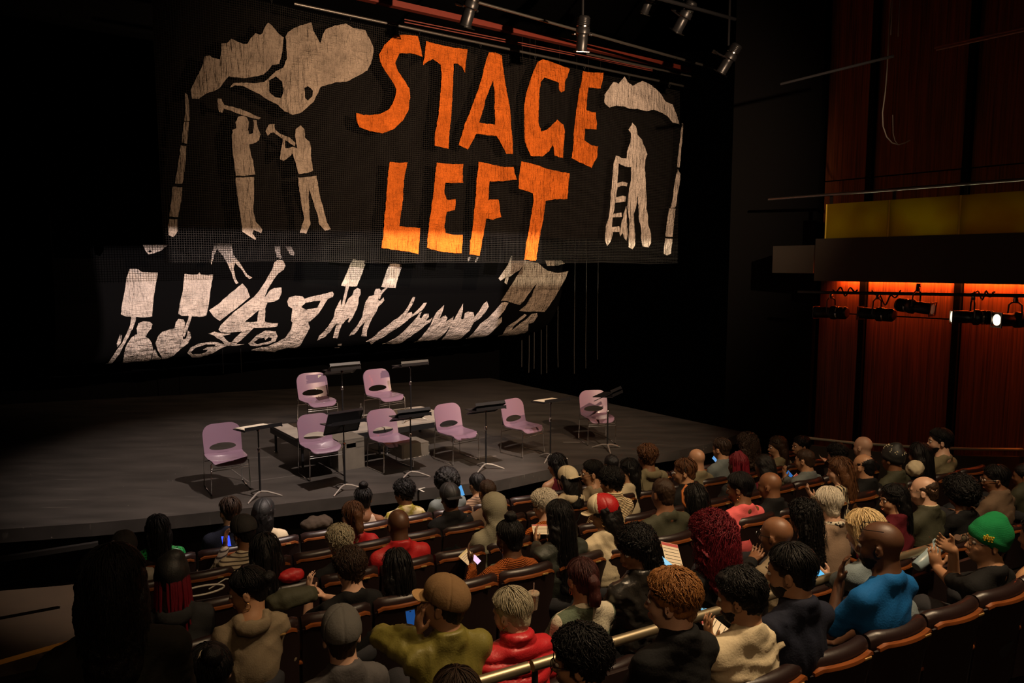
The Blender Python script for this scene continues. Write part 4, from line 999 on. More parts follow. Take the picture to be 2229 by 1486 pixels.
# tape on the floor
def tape(a, b, w, lb, n='floor_tape'):
    A, B = at_z(*a, STAGE + .002), at_z(*b, STAGE + .002); o = plank(n, A, B, w, .003, TAPE); tag(o, lb, 'tape'); return o
GT = TAPE
tape((911, 1064), (925, 1061), .025, 'upper arm of the white V mark at the stage edge'); tape((911, 1064), (923, 1070), .025, 'lower arm of the white V mark at the stage edge')
TAPE = material('faint_tape', (.10, .09, .08), .6)
tape((500, 1018), (541, 1048), .02, 'faint floor line running forward beside the left chair'); tape((541, 1048), (646, 1034), .02, 'faint floor line running right beside the left chair'); tape((541, 997), (588, 994), .02, 'faint short floor line behind the left music stand')
tape((1226, 962), (1262, 962), .05, 'faint tape strip on the floor left of the rightmost chair'); tape((1045, 996), (1080, 992), .05, 'tan tape strip on the floor between the right hand stands')
MATS['faint_tape'] = TAPE

SKIN = dict(dark=(.075, .032, .016), brown=(.17, .075, .036), tan=(.36, .19, .105), light=(.55, .33, .23))
def skin(t): return material('skin_' + t, SKIN[t], .48, bump=('noise', 220, .08), mottle=.08, mscale=30)
HAIRC = dict(black=(.0045, .004, .004), brown=(.03, .016, .009), chestnut=(.085, .035, .014), ginger=(.24, .10, .028), blonde=(.62, .46, .24), grey=(.33, .29, .20), white=(.60, .54, .44), burgundy=(.040, .010, .009), dkred=(.12, .005, .012))
def hairm(c): return material('hair_' + c, HAIRC[c], .45, spec=.3, bump=('noise', 60, .5, (6, 6, .6)), mottle=.3, mscale=60)
def A3(*v): return np.array(v, float)

def hand(fl, Wp, dr, nr, s, curl=.5, side=1, spread=.25):
    """palm, four unequal fingers with two bends, thumb from the side of the palm"""
    dr = dr / np.linalg.norm(dr); nr = nr - dr * (nr @ dr); nr /= np.linalg.norm(nr) + 1e-9
    sd = np.cross(dr, nr) * side
    pc = Wp + dr * .045 * s
    Rm = np.stack([sd, dr, nr], 1)
    fl.ell(pc, A3(.040, .052, .017) * s, Rm, k=.012)
    L = [.072, .080, .074, .058]
    for i in range(4):
        o = (i - 1.5)
        b = Wp + (dr * .085 + sd * o * .019) * s
        d1 = dr + sd * o * spread * .35 + nr * curl * .5; d1 /= np.linalg.norm(d1)
        m = b + d1 * L[i] * .5 * s
        d2 = d1 + nr * curl * 1.1; d2 /= np.linalg.norm(d2)
        e = m + d2 * L[i] * .5 * s
        fl.cap(b - dr * .02 * s, m, .0092 * s, .0085 * s, k=.004); fl.cap(m, e, .0085 * s, .0068 * s, k=.003)
    b = Wp + (dr * .025 - sd * .028 + nr * .006) * s
    d1 = dr * .7 - sd * .75 + nr * .4; d1 /= np.linalg.norm(d1)
    m = b + d1 * .038 * s; d2 = dr * .95 - sd * .25 + nr * .5 * curl; d2 /= np.linalg.norm(d2)
    fl.cap(b, m, .0125 * s, .0105 * s, k=.008); fl.cap(m, m + d2 * .034 * s, .0105 * s, .008 * s, k=.004)

def ik(S, T, l1, l2, pole):
    v = T - S; L = np.linalg.norm(v); mx = (l1 + l2) * .995
    if L > mx: T = S + v / L * mx; v = T - S; L = mx
    L = max(L, abs(l1 - l2) + .03)
    a = (l1 ** 2 - l2 ** 2 + L ** 2) / (2 * L); h = math.sqrt(max(l1 ** 2 - a ** 2, 0))
    u = v / np.linalg.norm(v); p = pole - u * (pole @ u); p /= np.linalg.norm(p) + 1e-9
    return S + u * a + p * h, T

def strands(name, style, n, g, mat, parent, R, Hc, s, seed, cutc=-.016, L=.0, wid=.0022, curl=0.0, part=None):
    """hair as many thin tapering strands combed from the crown over the scalp"""
    rg = np.random.RandomState(seed); S = 7 if L == 0 else 10
    ph = rg.rand(n) * 2 * np.pi; th0 = rg.rand(n) ** .8 * 1.15
    ths = 1.0 + rg.rand(n) * .35
    T = np.linspace(0, 1, S)[None, :]
    th = th0[:, None] + T * ths[:, None] * (1 if L == 0 else 1.0)
    sp = np.sin(ph)[:, None]; lim = 1.42 - .42 * np.clip(sp, 0, 1) + .72 * np.clip(-sp, 0, 1)      # forehead and temples shorter than nape
    thc = np.minimum(th, lim if L == 0 else np.where(sp > .2, lim, 1.6))
    lift = g + .004 + rg.rand(n)[:, None] * .006 + .004 * np.sin(T * np.pi)
    phv = ph[:, None] + ((.25 if curl else .12) * np.sin(T * 3 + rg.rand(n)[:, None] * 6))
    x = np.sin(thc) * np.cos(phv) * (.080 + lift); y = np.sin(thc) * np.sin(phv) * (.100 + lift) - .016; z = np.cos(thc) * (.091 + lift) + .034
    if L:
        ex = np.clip(th - 1.35, 0, 9); dz = np.clip(T - .45, 0, 1) / .55
        keep = (sp < .2)
        z = z - dz ** 1.1 * L * (.75 + .35 * rg.rand(n)[:, None]) * keep; y = y - dz * .02; x = x * (1 + .12 * dz)
    if curl:
        w = rg.rand(n)[:, None] * 6.28; f = 16 + rg.rand(n)[:, None] * 10
        x = x + curl * np.sin(T * f + w); y = y + curl * np.cos(T * f + w); z = z + curl * np.sin(T * f * .8 + w * 2)
    P = np.stack([x, y, z], -1)
    t = np.gradient(P, axis=1); t /= np.linalg.norm(t, axis=2, keepdims=True) + 1e-9
    out = P - A3(0, -.016, .034); out /= np.linalg.norm(out, axis=2, keepdims=True) + 1e-9
    b = np.cross(t, out); b /= np.linalg.norm(b, axis=2, keepdims=True) + 1e-9; c = np.cross(b, t)
    wd = (wid * (.7 + .6 * rg.rand(n)))[:, None] * (1 - .75 * T ** 2)
    V = []
    for k in range(3):
        a = 2 * np.pi * k / 3
        V.append(P + (b * np.cos(a) * 1.6 + c * np.sin(a) * .8) * wd[..., None])
    V = np.stack(V, 2).reshape(-1, 3) * s @ np.array(R).T + Hc
    base = np.arange(n)[:, None] * S * 3 + np.arange(S - 1)[None, :] * 3
    Q = []
    for k in range(3):
        k2 = (k + 1) % 3
        Q.append(np.stack([base + k, base + k2, base + 3 + k2, base + 3 + k], -1).reshape(-1, 4))
    Q = np.concatenate(Q)
    me = bpy.data.meshes.new(name)
    me.vertices.add(len(V)); me.vertices.foreach_set('co', V.astype(np.float32).ravel())
    me.loops.add(len(Q) * 4); me.loops.foreach_set('vertex_index', Q.astype(np.int32).ravel())
    me.polygons.add(len(Q)); me.polygons.foreach_set('loop_start', np.arange(len(Q), dtype=np.int32) * 4)
    me.polygons.foreach_set('use_smooth', np.ones(len(Q), bool)); me.update(calc_edges=True)
    o = link(name, me, part or parent, mat); o['kind'] = 'stuff'
    return o

def make_hair(root, style, color, R, Hc, s, q, seed, near, hat=False):
    """q: grid step"""
    m = hairm(color); H = (np.array(R) * s, Hc)
    low = -.15
    L = {'long': .30, 'verylong': .42, 'midlong': .2, 'bob': .1, 'curlylong': .26, 'mane': .2}.get(style, 0)
    big = .09 if style in ('afro', 'mane') else .05
    st = q / s
    fl = Field([axis(-.1 - big, .1 + big, st), axis(-.20 - big * .6, .12 + big, st), axis(-.13 - L, .16 + big, st)])
    g = dict(buzz=.0005, short=.004, crew=.006, curly=.016, afro=.055, mane=.04, long=.006, verylong=.006, midlong=.006, bob=.012, bun=.002, topbun=.002, ponytail=.003, curlylong=.016, wavy=.010, fringe=-.001, side=.008).get(style, .004)
    fl.ell((0, -.016, .034), (.080 + g, .100 + g, .091 + g), k=.01)
    if style in ('crew', 'wavy'): fl.ell((0, .0, .085), (.068, .088, .052), k=.02)
    cc = -.016 - (.03 if style in ('bob', 'long', 'verylong', 'midlong', 'mane', 'curlylong', 'afro') else 0)
    fl.ell((0, -.045, -.03), (.060, .058, .066), k=.02)
    fl.plane((0, -.718, .696), cc - .003, k=.008)
    if style == 'fringe': fl.plane((0, -.35, -.94), -.045, k=.01)
    if hat: fl.plane((0, .05, -1), -.075, k=.006); near = 0
    if style == 'bob':
        for sx in (-1, 1): fl.cap((sx * .066, -.02, .02), (sx * .074, .0, -.085), .034, .03, k=.03)
        fl.ell((0, -.06, -.03), (.085, .07, .09), k=.03)
    if style in ('long', 'verylong', 'midlong', 'curlylong', 'mane'):
        w = 1.35 if style == 'mane' else 1.0
        for sx in (-1, 1):
            fl.cap((sx * .064 * w, -.03, .02), (sx * .07 * w, -.045, -.10), .036 * w, .034 * w, k=.04)
            fl.cap((sx * .06 * w, -.06, -.06), (sx * .05 * w, -.085, -.06 - L), .042 * w, .03 * w, k=.04)
        fl.cap((0, -.08, -.02), (0, -.10, -.07 - L), .055 * w, .035 * w, k=.04)
    if style == 'topbun': fl.ell((0, -.045, .155), (.045, .045, .038), k=.012); fl.cap((0, -.04, .11), (0, -.045, .14), .03, .03, k=.02)
    if style == 'bun': fl.ell((0, -.135, .035), (.038, .036, .038), k=.014); fl.cap((0, -.1, .035), (0, -.13, .035), .025, .025, k=.02)
    if style == 'puff':
        fl.ell((0, -.10, .11), (.045, .05, .045), k=.015)
    if style == 'ponytail':
        P = [(0, -.10, .05), (0, -.135, .02), (0, -.142, -.07), (0, -.125, -.20), (0, -.115, -.32)]; r = [.024, .032, .034, .030, .014]
        for i in range(4): fl.cap(P[i], P[i + 1], r[i], r[i + 1], k=.02)
    amp, fr = dict(curly=(.011, 170), afro=(.013, 150), mane=(.014, 120), curlylong=(.012, 150), wavy=(.007, 110), fringe=(.004, 160), side=(.006, 100)).get(style, (.0035, 130))
    fn = lambda V: waves(V, seed, fr, amp, (1, 1, .5 if amp < .01 else 1)) + waves(V, seed + 1, fr * 2.3, amp * .5, (1, 1, .4 if amp < .01 else 1))
    h = link('hair', fl.mesh('hair', fn, H), root, m)
    n = int({0: 0, 1: 110, 2: 420}[near])
    if style == 'mane': n = int(n * 2.0)
    if n and style not in ('buzz', 'fringe'):
        cu = dict(curly=.008, afro=.012, mane=.016, curlylong=.010, wavy=.004).get(style, 0)
        if cu: n = int(n * 1.3)
        strands('strand', style, n, g, m, root, R, Hc, s, seed + 5, L=L * 1.05 if L else 0, wid=.0018 if near == 2 else .0026, curl=cu, part=h)
    return h

def ring(mb, c, R, r, tr, s, Hc, n=14, sy=1.0):
    pts = []
    for i in range(n + 1):
        a = 2 * math.pi * i / n
        p = A3(c[0] + r * math.cos(a), c[1], c[2] + r * sy * math.sin(a)) * s
        pts.append(np.array(R) @ p + Hc)
    mb.tube(pts, tr, 6, caps=False)
def glasses(root, R, Hc, s, up=False, col='black'):
    m = material('glasses_' + col, (.01, .01, .01) if col == 'black' else (.35, .3, .25), .25, metal=0 if col == 'black' else .8)
    mb = MB(); dy, dz = (-.035, .085) if up else (0, 0)
    for sx in (-1, 1):
        ring(mb, (sx * .032, .106 + dy, .004 + dz), R, .023, .0022, s, Hc, sy=.8)
        P = [(sx * .056, .104 + dy, .008 + dz), (sx * .078, .06 + dy, .01 + dz), (sx * .086, -.005 + dy, .008 + dz)]
        mb.tube([np.array(R) @ (A3(*p) * s) + Hc for p in P], .0022, 6)
    mb.tube([np.array(R) @ (A3(*p) * s) + Hc for p in [(-.01, .107 + dy, .008 + dz), (0, .11 + dy, .011 + dz), (.01, .107 + dy, .008 + dz)]], .002, 6)
    return mb.build('glasses', m, root)
def cap_hat(root, R, Hc, s, q, m, m2=None, back=False, brim=True, front=False):
    R = np.array(R); q = min(q, .0062)
    fl = Field([axis(-.12, .12, q / s), axis(-.14, .13, q / s), axis(-.02, .17, q / s)])
    fl.ell((0, -.014, .040), (.095, .117, .106), k=.01)
    fl.ell((0, .02, .07), (.078, .088, .075), k=.03)
    fl.plane((0, -.12, 1), .018, k=.004)
    def seam(V):
        a = np.arctan2(V[:, 0], V[:, 1] + .012); d = np.abs((a / (np.pi / 3)) % 1 - .5); rr = np.hypot(V[:, 0], V[:, 1] + .012)
        return -.0035 * np.exp(-((.5 - d) * rr * 1.05 / .005) ** 2) + waves(V, 7, 60, .0012)
    me = fl.mesh('cap_crown', seam, (R * s, Hc)); me.materials.append(m)
    if front:
        me.materials.append(m2)
        for pl in me.polygons:
            if (R.T @ (np.array(pl.center) - Hc))[1] > .012 * s: pl.material_index = 1
    c = link('cap_crown', me, root, m)
    b = MB().lathe([(.001, .004), (.006, .003), (.008, 0), (.001, -.003)], 10); bv = [R @ (A3(*v) + A3(0, -.012, .146)) * s + Hc for v in b.v]
    MB().add(bv, b.f).build('cap_button', m, root)
    if brim:
        vs = []; fs = []; nx, ny = 13, 6; sg = -1 if back else 1
        for l in (0, 1):
            for i in range(nx):
                a = (i / (nx - 1) - .5) * 2.1
                for j in range(ny):
                    t = j / (ny - 1)
                    x = math.sin(a) * (.082 + .0 * t); y = sg * (math.cos(a) * .100 + t * .085 * math.cos(a * .75) ** .6) - .012
                    z = .034 - .012 * t - .9 * x * x * (1 + 1.2 * t) - l * .004 + (0 if not back else .002)
                    vs.append(R @ (A3(x, y, z) * s) + Hc)
        def id_(l, i, j): return l * nx * ny + i * ny + j
        for i in range(nx - 1):
            for j in range(ny - 1):
                fs.append((id_(0, i, j), id_(0, i + 1, j), id_(0, i + 1, j + 1), id_(0, i, j + 1)))
                fs.append((id_(1, i, j), id_(1, i, j + 1), id_(1, i + 1, j + 1), id_(1, i + 1, j)))
        for i in range(nx - 1):
            fs.append((id_(0, i, ny - 1), id_(0, i + 1, ny - 1), id_(1, i + 1, ny - 1), id_(1, i, ny - 1)))
        for j in range(ny - 1):
            fs.append((id_(0, 0, j), id_(0, 0, j + 1), id_(1, 0, j + 1), id_(1, 0, j))); fs.append((id_(0, nx - 1, j + 1), id_(0, nx - 1, j), id_(1, nx - 1, j), id_(1, nx - 1, j + 1)))
        MB().add(vs, fs).build('cap_brim', m2 or m, root)
    return c
def beanie(root, R, Hc, s, q, m, badge=None):
    R = np.array(R)
    fl = Field([axis(-.13, .13, q / s), axis(-.16, .14, q / s), axis(-.08, .2, q / s)])
    fl.ell((0, -.022, .052), (.094, .116, .112), k=.01)
    fl.plane((0, -.42, .9), -.012, k=.006)
    fl.ell((.02, -.05, .145), (.05, .05, .035), k=.03)
    def rib(V):
        w = V[:, 2] * .9 - V[:, 1] * .42
        return .006 * np.exp(-((w - .018) / .024) ** 4) + waves(V, 3, 45, .003)
    c = link('beanie', fl.mesh('beanie', rib, (R * s, Hc)), root, m)
    if badge:
        rg = random.Random(4); b = MB()
        for i in range(5):
            for j in range(4):
                x = -.098; p = A3(-.082 - .004 * j, .045 + (i - 2) * .012 + rg.uniform(-.003, .003), .055 + (j - 1.5) * .011)
                nrm = p - A3(0, -.022, .052); d = A3(nrm[0] / .094 ** 2, nrm[1] / .116 ** 2, nrm[2] / .112 ** 2); k = 1 / math.sqrt((nrm[0] / .1025) ** 2 + (nrm[1] / .1245) ** 2 + (nrm[2] / .1205) ** 2)
                p = A3(0, -.022, .052) + nrm * k
                if rg.random() < .75: b.box(R @ (p * s) + Hc, (.010, .009, .008), Matrix(R.tolist()))
        b.build('badge', badge, root)
    return c
LEG = {}
def legs(root, mat, s=1.06):
    if not LEG:
        fl = Field([axis(-.24, .24, .022), axis(-.18, .6, .022), axis(-.4, .24, .022)])
        fl.ell((0, .0, .10), (.185, .14, .115), k=.04)
        for sx in (-1, 1):
            fl.cap((sx * .09, .02, .095), (sx * .105, .43, .105), .085, .066, k=.03); fl.cap((sx * .105, .43, .10), (sx * .105, .46, -.34), .064, .05, k=.03)
        LEG['t'] = fl.mesh('trousers', lambda V: waves(V, 5, 40, .005)); LEG['t'].materials.append(BLACK)
        mb = MB()
        for sx in (-1, 1): mb.lathe([(.03, 0), (.045, .02), (.048, .06), (.04, .12), (.044, .18), (.04, .23), (.02, .26)], 12, Matrix.Rotation(math.radians(-90), 3, 'X') @ Matrix.Diagonal((1, .8, 1)), (sx * .105, .40, -.375))
        LEG['s'] = mb.mesh('shoes'); LEG['s'].materials.append(BLACK)
    o = link('trousers', LEG['t'], root); link_mat(o, mat); o.scale = (s, s, s)
    o = link('shoes', LEG['s'], root); link_mat(o, BLACK)

PEOPLE = []
def folds(V, seed, amp):
    rg = np.random.RandomState(seed); out = 0
    for i, (f, w) in enumerate(((22, 1), (36, .7), (60, .4))):
        k = rg.normal(size=3) * A3(1, .8, 1.2); k *= f / np.linalg.norm(k)
        wp = 1.3 * np.sin(V @ (rg.normal(size=3) * 9) + rg.rand() * 6) + .8 * np.sin(V @ (rg.normal(size=3) * 17) + rg.rand() * 6)
        m = .5 + .5 * np.sin(V @ (rg.normal(size=3) * 8) + rg.rand() * 6)
        out = out + w * m * (1 - 2 * np.abs(np.sin(V @ k + wp)) ** .6)
    return amp * out
GRID = {0: (.015, .027), 1: (.012, .0235), 2: (.0085, .0175)}
def person(u, v, row, label, sk='brown', hair=None, hat=None, top=('sweater', None), yaw=0, pitch=8, roll=0, sc=1.06, dd=0., near=0, ht=0.,
           lean=0., leanx=0., arms=None, gl=None, beard=None, hood=None, trousers=(.012, .012, .016), tw=1.0, face=False, sk2=None, ear=None, seed=None, extra=None, hz=None, standing=False, body_yaw=0, rows=True):
    s = sc; seed = seed or (int(u) * 7 + int(v)) % 9973
    R = rotm(yaw, pitch, roll); Rn = np.array(R)
    d0 = ROWS[row][0]; fl0 = row_floor(row)
    dh = d0 + .17 + dd
    Pt = at_d(u, v, dh)
    t = Pt.dot(W) - leanx
    zs = fl0 + .43
    root = empty('person', hall(t, d0 + .15 + dd - lean, zs), ROWA)
    tag(root, label, 'person')
    Hc = A3(leanx, lean + .02, Pt.z - zs - (.118 + ht) * s)
    if standing:
        root.location = hall(t, d0 + .15 + dd, fl0)
        Hc = A3(0, .04, Pt.z - fl0 - (.118 + ht) * s)
    q, qc = GRID[near]
    P = lambda p: Rn @ (A3(*p) * s) + Hc
    NB = Hc + A3(0, -.035, -.124) * s + (Rn @ A3(0, -.02, -.06) * s) * .35
    NB[0] = NB[0] * .8 + leanx * .1; NB[2] = max(NB[2], .40 * s if not standing else 1.)
    z0 = 0 if not standing else Hc[2] - .73 * s
    Sh = [A3(NB[0] + sx * .155 * s * tw, NB[1] + .008, NB[2] - .080 * s) for sx in (-1, 1)]
    chest = A3(NB[0] * .85, NB[1] * .8 + .01, NB[2] - .19 * s); waist = A3(NB[0] * .4, NB[1] * .4 - .005, z0 + .22 * s)
    wr = []; el = []
    arms = arms or {}
    for i, nm in enumerate('LR'):
        if nm in arms:
            a = arms[nm]
            if a[0] == 'p':             # pixel u, v at a distance ahead of the seat back
                Tw = at_d(a[1], a[2], d0 + a[3]); Tl = Tw - root.location; c, sn = math.cos(-ROWA), math.sin(-ROWA)
                T = A3(Tl.x * c - Tl.y * sn, Tl.x * sn + Tl.y * c, Tl.z)
            else: T = A3(*a[1:4]) * s + (Hc if a[0] == 'h' else 0)
            pole = A3(*(a[4] if a[0] == 'p' and len(a) > 4 else ((-.6 if i == 0 else .6), -.3, -1)))
        else:
            T = A3((-.085 if i == 0 else .085), .30, .19 if not standing else z0 + .12); pole = A3((-.8 if i == 0 else .8), -.4, -.8)
        e, w = ik(Sh[i], T, .275 * s, .25 * s, pole); wr.append(w); el.append(e)
    # ---- body: head, neck, trunk, arms and hands in one surface
    hf = .125 * s
    fx = [(Hc[0] - hf, Hc[0] + hf, q)]; fy = [(Hc[1] - hf, Hc[1] + hf + .01, q)]; fz = [(Hc[2] - hf - .02, Hc[2] + hf, q)]
    for i, nm in enumerate('LR'):
        if nm in arms:
            for k, fxx in enumerate((fx, fy, fz)): fxx.append((wr[i][k] - .09, wr[i][k] + .11, max(q, .0085)))
    allp = np.array(wr + el + Sh + [Hc]); lo = allp.min(0) - .21 * s; hi = allp.max(0) + .21 * s
    lo[2] = min(lo[2], z0 + .02)
    fl = Field([axis(lo[0], hi[0], qc, fx), axis(lo[1], hi[1], qc, fy), axis(lo[2], hi[2], qc, fz)])
    def E(c, r, k=.015, op='+'): fl.ell(P(c), A3(*r) * s, Rn, k * s, op)
    def C(a, b, ra, rb=None, k=.012, op='+'): fl.cap(P(a), P(b), ra * s, (rb or ra) * s, k * s, op)
    E((0, -.014, .030), (.077, .097, .088)); E((0, .028, -.035), (.061, .066, .083), .03); E((0, .042, -.086), (.040, .036, .026), .025)
    C((0, .088, .004), (0, .107, -.032), .0075, .0125, .012); C((-.034, .080, .022), (.034, .080, .022), .010, k=.016)
    for sx in (-1, 1):
        E((sx * .036, .060, -.032), (.023, .022, .022), .02); C((sx * .012, .100, -.036), (sx * .015, .094, -.036), .007, k=.006)
        E((sx * .031, .098, .003), (.015, .016, .011), .012, '-')
        fl.ell(P((sx * .083, -.008, -.012)), A3(.009, .020, .032) * s, Rn @ np.array(rotm(-sx * 22, 8)), .006)
        fl.ell(P((sx * .092, -.004, -.008)), A3(.006, .010, .018) * s, Rn @ np.array(rotm(-sx * 22, 8)), .004, '-')
    C((-.016, .093, -.066), (.016, .093, -.066), .0068, k=.006); C((-.014, .090, -.077), (.014, .090, -.077), .0075, k=.006); C((-.018, .104, -.0715), (.018, .104, -.0715), .003, k=.004, op='-')
    fl.cap(P((0, -.022, -.055)), NB + A3(0, -.005, -.03), .060 * s, .068 * s, .03)
    for i, sx in enumerate((-1, 1)):
        fl.cap(NB + A3(sx * .02, -.015, -.012) , Sh[i], .046 * s, .045 * s, .04)
    fl.ell(chest, A3(.134, .080, .16) * s * A3(tw, 1, 1), k=.04); fl.ell(waist, A3(.115, .08, .13) * s, k=.04); fl.ell((0, 0, z0 + .10), A3(.15, .105, .1) * s, k=.03)
    for i in (0, 1):
        fl.cap(Sh[i], el[i], .046 * s, .038 * s, .025); fl.cap(el[i], wr[i], .038 * s, .026 * s, .015)
        d = wr[i] - el[i]; d /= np.linalg.norm(d)
        nr = A3(.25 if i == 0 else -.25, 0, 1) if ('L', 'R')[i] not in arms else A3(1 if i == 0 else -1, -.4, .2)
        hd = d if ('L', 'R')[i] in arms else A3(0, .9, -.25)
        nm = 'LR'[i]
        if nm in arms and len(arms[nm]) > 5: hd = A3(*arms[nm][5])
        if nm in arms and len(arms[nm]) > 6: nr = A3(*arms[nm][6])
        hand(fl, wr[i], hd, nr, s, .5 if nm in arms else .25, 1 if i == 0 else -1)
    if standing:
        for sx in (-1, 1): fl.cap((sx * .09, 0, z0 + .08), (sx * .1, .02, z0 - .35), .08, .06, .03)
    body = link('body', fl.mesh('body'), root, skin(sk))
    # ---- clothes
    kind, cm = top[0], top[1]
    x = .016 if kind in ('tee', 'tank', 'sweater') else .026
    if kind == 'puffer': x = .045
    c_lo = lo - .03; c_hi = hi + .03; c_hi[2] = NB[2] + .10 * s; 
    if hood == 'up': c_hi[2] = Hc[2] + .18 * s
    qc0 = qc; qc = .011 if kind == 'puffer' else qc
    fc = Field([axis(c_lo[0], c_hi[0], qc * .95), axis(c_lo[1], c_hi[1], qc * .95), axis(min(c_lo[2], z0 + .0), c_hi[2], qc * .95)])
    sh = .0 if kind != 'tank' else -.012
    if kind != 'tank':
        for i in (0, 1): fc.cap(NB + A3((-.045 if i == 0 else .045), -.014, -.016 * s), Sh[i] + A3(0, 0, -.004), (.044 + x * .6) * s * .9, (.046 + x * .45) * s, .05)
    else:
        for i in (0, 1): fc.cap(NB + A3((-.06 if i == 0 else .06), -.03, -.02), NB + A3((-.08 if i == 0 else .08), -.0, -.16), .04 * s, .05 * s, .03)
    if kind != 'tank': fc.cap(NB + A3(-.04, -.046, .0), NB + A3(.04, -.046, .0), (.036 + x * .4) * s, k=.03)
    fc.ell(chest, (A3(.150, .098, .175) * A3(tw, 1, 1) + x * .8) * s, k=.06); fc.ell(waist, (A3(.130, .097, .14) + x) * s, k=.05); fc.ell((0, -.0, z0 + .09), A3(.165 + x * .4, .120 + x * .4, .09) * s, k=.03)
    for i in (0, 1):
        if kind == 'tank' or kind == 'vest': continue
        fr = .85 if kind == 'tee' else 1.0
        fc.cap(Sh[i], Sh[i] + (el[i] - Sh[i]) * fr, (.047 + x * .5) * s, (.041 + x * .75) * s, .035)
        if kind != 'tee':
            roll_up = .55 if kind == 'rolled' else .93
            fc.cap(el[i], el[i] + (wr[i] - el[i]) * roll_up, (.040 + x * .7) * s, (.028 + x * .6) * s, .02)
    if kind in ('jacket', 'shirt', 'puffer', 'turtleneck', 'rolled'):
        rr = .062 * s; r2 = (.015 if kind in ('shirt', 'rolled') else .022) * s; hgt = {'turtleneck': .05, 'puffer': .045}.get(kind, .028) * s
        for k in range(14):
            a0 = 2 * math.pi * k / 14; a1 = a0 + 2 * math.pi / 14
            for zz in ((.0, hgt) if hgt > .04 else (hgt,)):
                p = lambda a: NB + A3(math.cos(a) * rr, math.sin(a) * rr * 1.05 - .006, zz - .012 * math.sin(a) + (0.0 if math.sin(a) < .8 else -.01))
                fc.cap(p(a0), p(a1), r2, k=.012)
    if kind == 'hoodie' and hood != 'up':
        B = NB + A3(0, -.085, -.018) * s
        fc.ell(B, A3(.105, .055, .062) * s, k=.02); fc.cap(NB + A3(-.075, -.03, .012) * s, NB + A3(-.055, .05, -.03) * s, .032 * s, .02 * s, .02); fc.cap(NB + A3(.075, -.03, .012) * s, NB + A3(.055, .05, -.03) * s, .032 * s, .02 * s, .02)
        fc.ell(NB + A3(0, -.065, .045) * s, A3(.065, .040, .050) * s, k=.012, op='-')
    if hood == 'up':
        fc.ell(P((0, -.030, .022)), A3(.104, .125, .128) * s, Rn, .03); fc.cap(P((0, -.04, -.06)), NB + A3(0, -.03, 0), .088 * s, .095 * s, .04)
        fc.ell(P((0, .125, -.015)), A3(.068, .095, .100) * s, Rn, .012, '-')
    if kind == 'puffer':
        disp = lambda V: .024 * (np.abs(np.sin((V[:, 2] + V[:, 0] * .05) * np.pi / .082)) ** .45 - .75) + waves(V, seed, 50, .003)
    else:
        am = .0075 if kind in ('jacket', 'hoodie', 'shirt', 'rolled') else .0050
        disp = lambda V: folds(V, seed, am) + waves(V, seed + 9, 14, .004)
    pn = {'jacket': 'jacket', 'hoodie': 'hoodie', 'puffer': 'puffer_jacket', 'tee': 't_shirt', 'tank': 'tank_top', 'shirt': 'shirt', 'sweater': 'sweater', 'turtleneck': 'sweater', 'rolled': 'shirt', 'vest': 'vest'}[kind]
    link(pn, fc.mesh(pn, disp), root, cm)
    tm = material('trouser_%d%d%d' % tuple(int(c * 999) for c in trousers), trousers, .85, bump=('noise', 200, .2))
    if not standing: legs(root, tm, s)
    else:
        ft = Field([axis(-.26, .26, .022), axis(-.2, .25, .022), axis(.0, z0 + .25, .022)])
        ft.ell((0, 0, z0 + .1), (.185, .14, .13), k=.03)
        for sx in (-1, 1): ft.cap((sx * .09, 0, z0 + .06), (sx * .10, .02, .46), .095, .068, .03); ft.cap((sx * .10, .02, .46), (sx * .1, -.01, .08), .066, .052, .03)
        link('trousers', ft.mesh('trousers', lambda V: waves(V, 5, 40, .005)), root, tm)
        o = link('shoes', LEG['s'], root) if LEG else None
        if o: link_mat(o, BLACK); o.location = (0, -.45, .42)
    # ---- head wear
    if hair: make_hair(root, hair[0], hair[1], R, Hc, s, (.0085, .0078, .0066)[near] * 1.28, seed, near, bool(hat))
    if beard:
        fb = Field([axis(-.08, .08, q / s), axis(-.03, .12, q / s), axis(-.14, .0, q / s)])
        fb.ell((0, .026, -.06), (.064, .070, .062), k=.02); fb.ell((0, .044, -.09), (.044, .040, .030), k=.02); fb.plane((0, .45, -.9), .052, k=.01)
        link('beard', fb.mesh('beard', lambda V: waves(V, 2, 160, .003), (Rn * s, Hc)), root, hairm(beard))
    if hat:
        if hat[0] == 'cap': cap_hat(root, R, Hc, s, q, hat[1], hat[2] if len(hat) > 2 else None, back=(len(hat) > 3 and hat[3]), front=(len(hat) > 4))
        elif hat[0] == 'beanie': beanie(root, R, Hc, s, q, hat[1], hat[2] if len(hat) > 2 else None)
    if gl: glasses(root, R, Hc, s, up=(gl == 'up'), col='black' if gl != 'metal' else 'metal')
    if face:
        for sx in (-1, 1):
            mb = MB(); prof = [(.0115 * math.sin(a), -.0115 * math.cos(a)) for a in np.linspace(.05, 3.09, 8)]
            mb.lathe(prof, 12, None, (0, 0, 0)); vv = [P(A3(sx * .031, .0825, .004) + A3(*w)) for w in mb.v]
            e = MB().add(vv, mb.f).build('eye', material('eye_white', (.55, .5, .45), .2), root)
            mb = MB(); mb.lathe([(.0055 * math.sin(a), -.0055 * math.cos(a)) for a in np.linspace(.05, 3.09, 6)], 10); vv = [P(A3(sx * .031, .0905, .004) + A3(w[0], w[1] * .6, w[2])) for w in mb.v]
            MB().add(vv, mb.f).build('iris', material('iris_dark', (.012, .007, .004), .15), e)
            C2 = [P((sx * .016, .098, .024)), P((sx * .032, .096, .030)), P((sx * .048, .085, .025))]
            MB().tube(C2, [.002, .0035, .0015], 6).build('eyebrow', hairm('black' if not hair or hair[1] not in ('blonde', 'white', 'grey') else 'brown'), root)
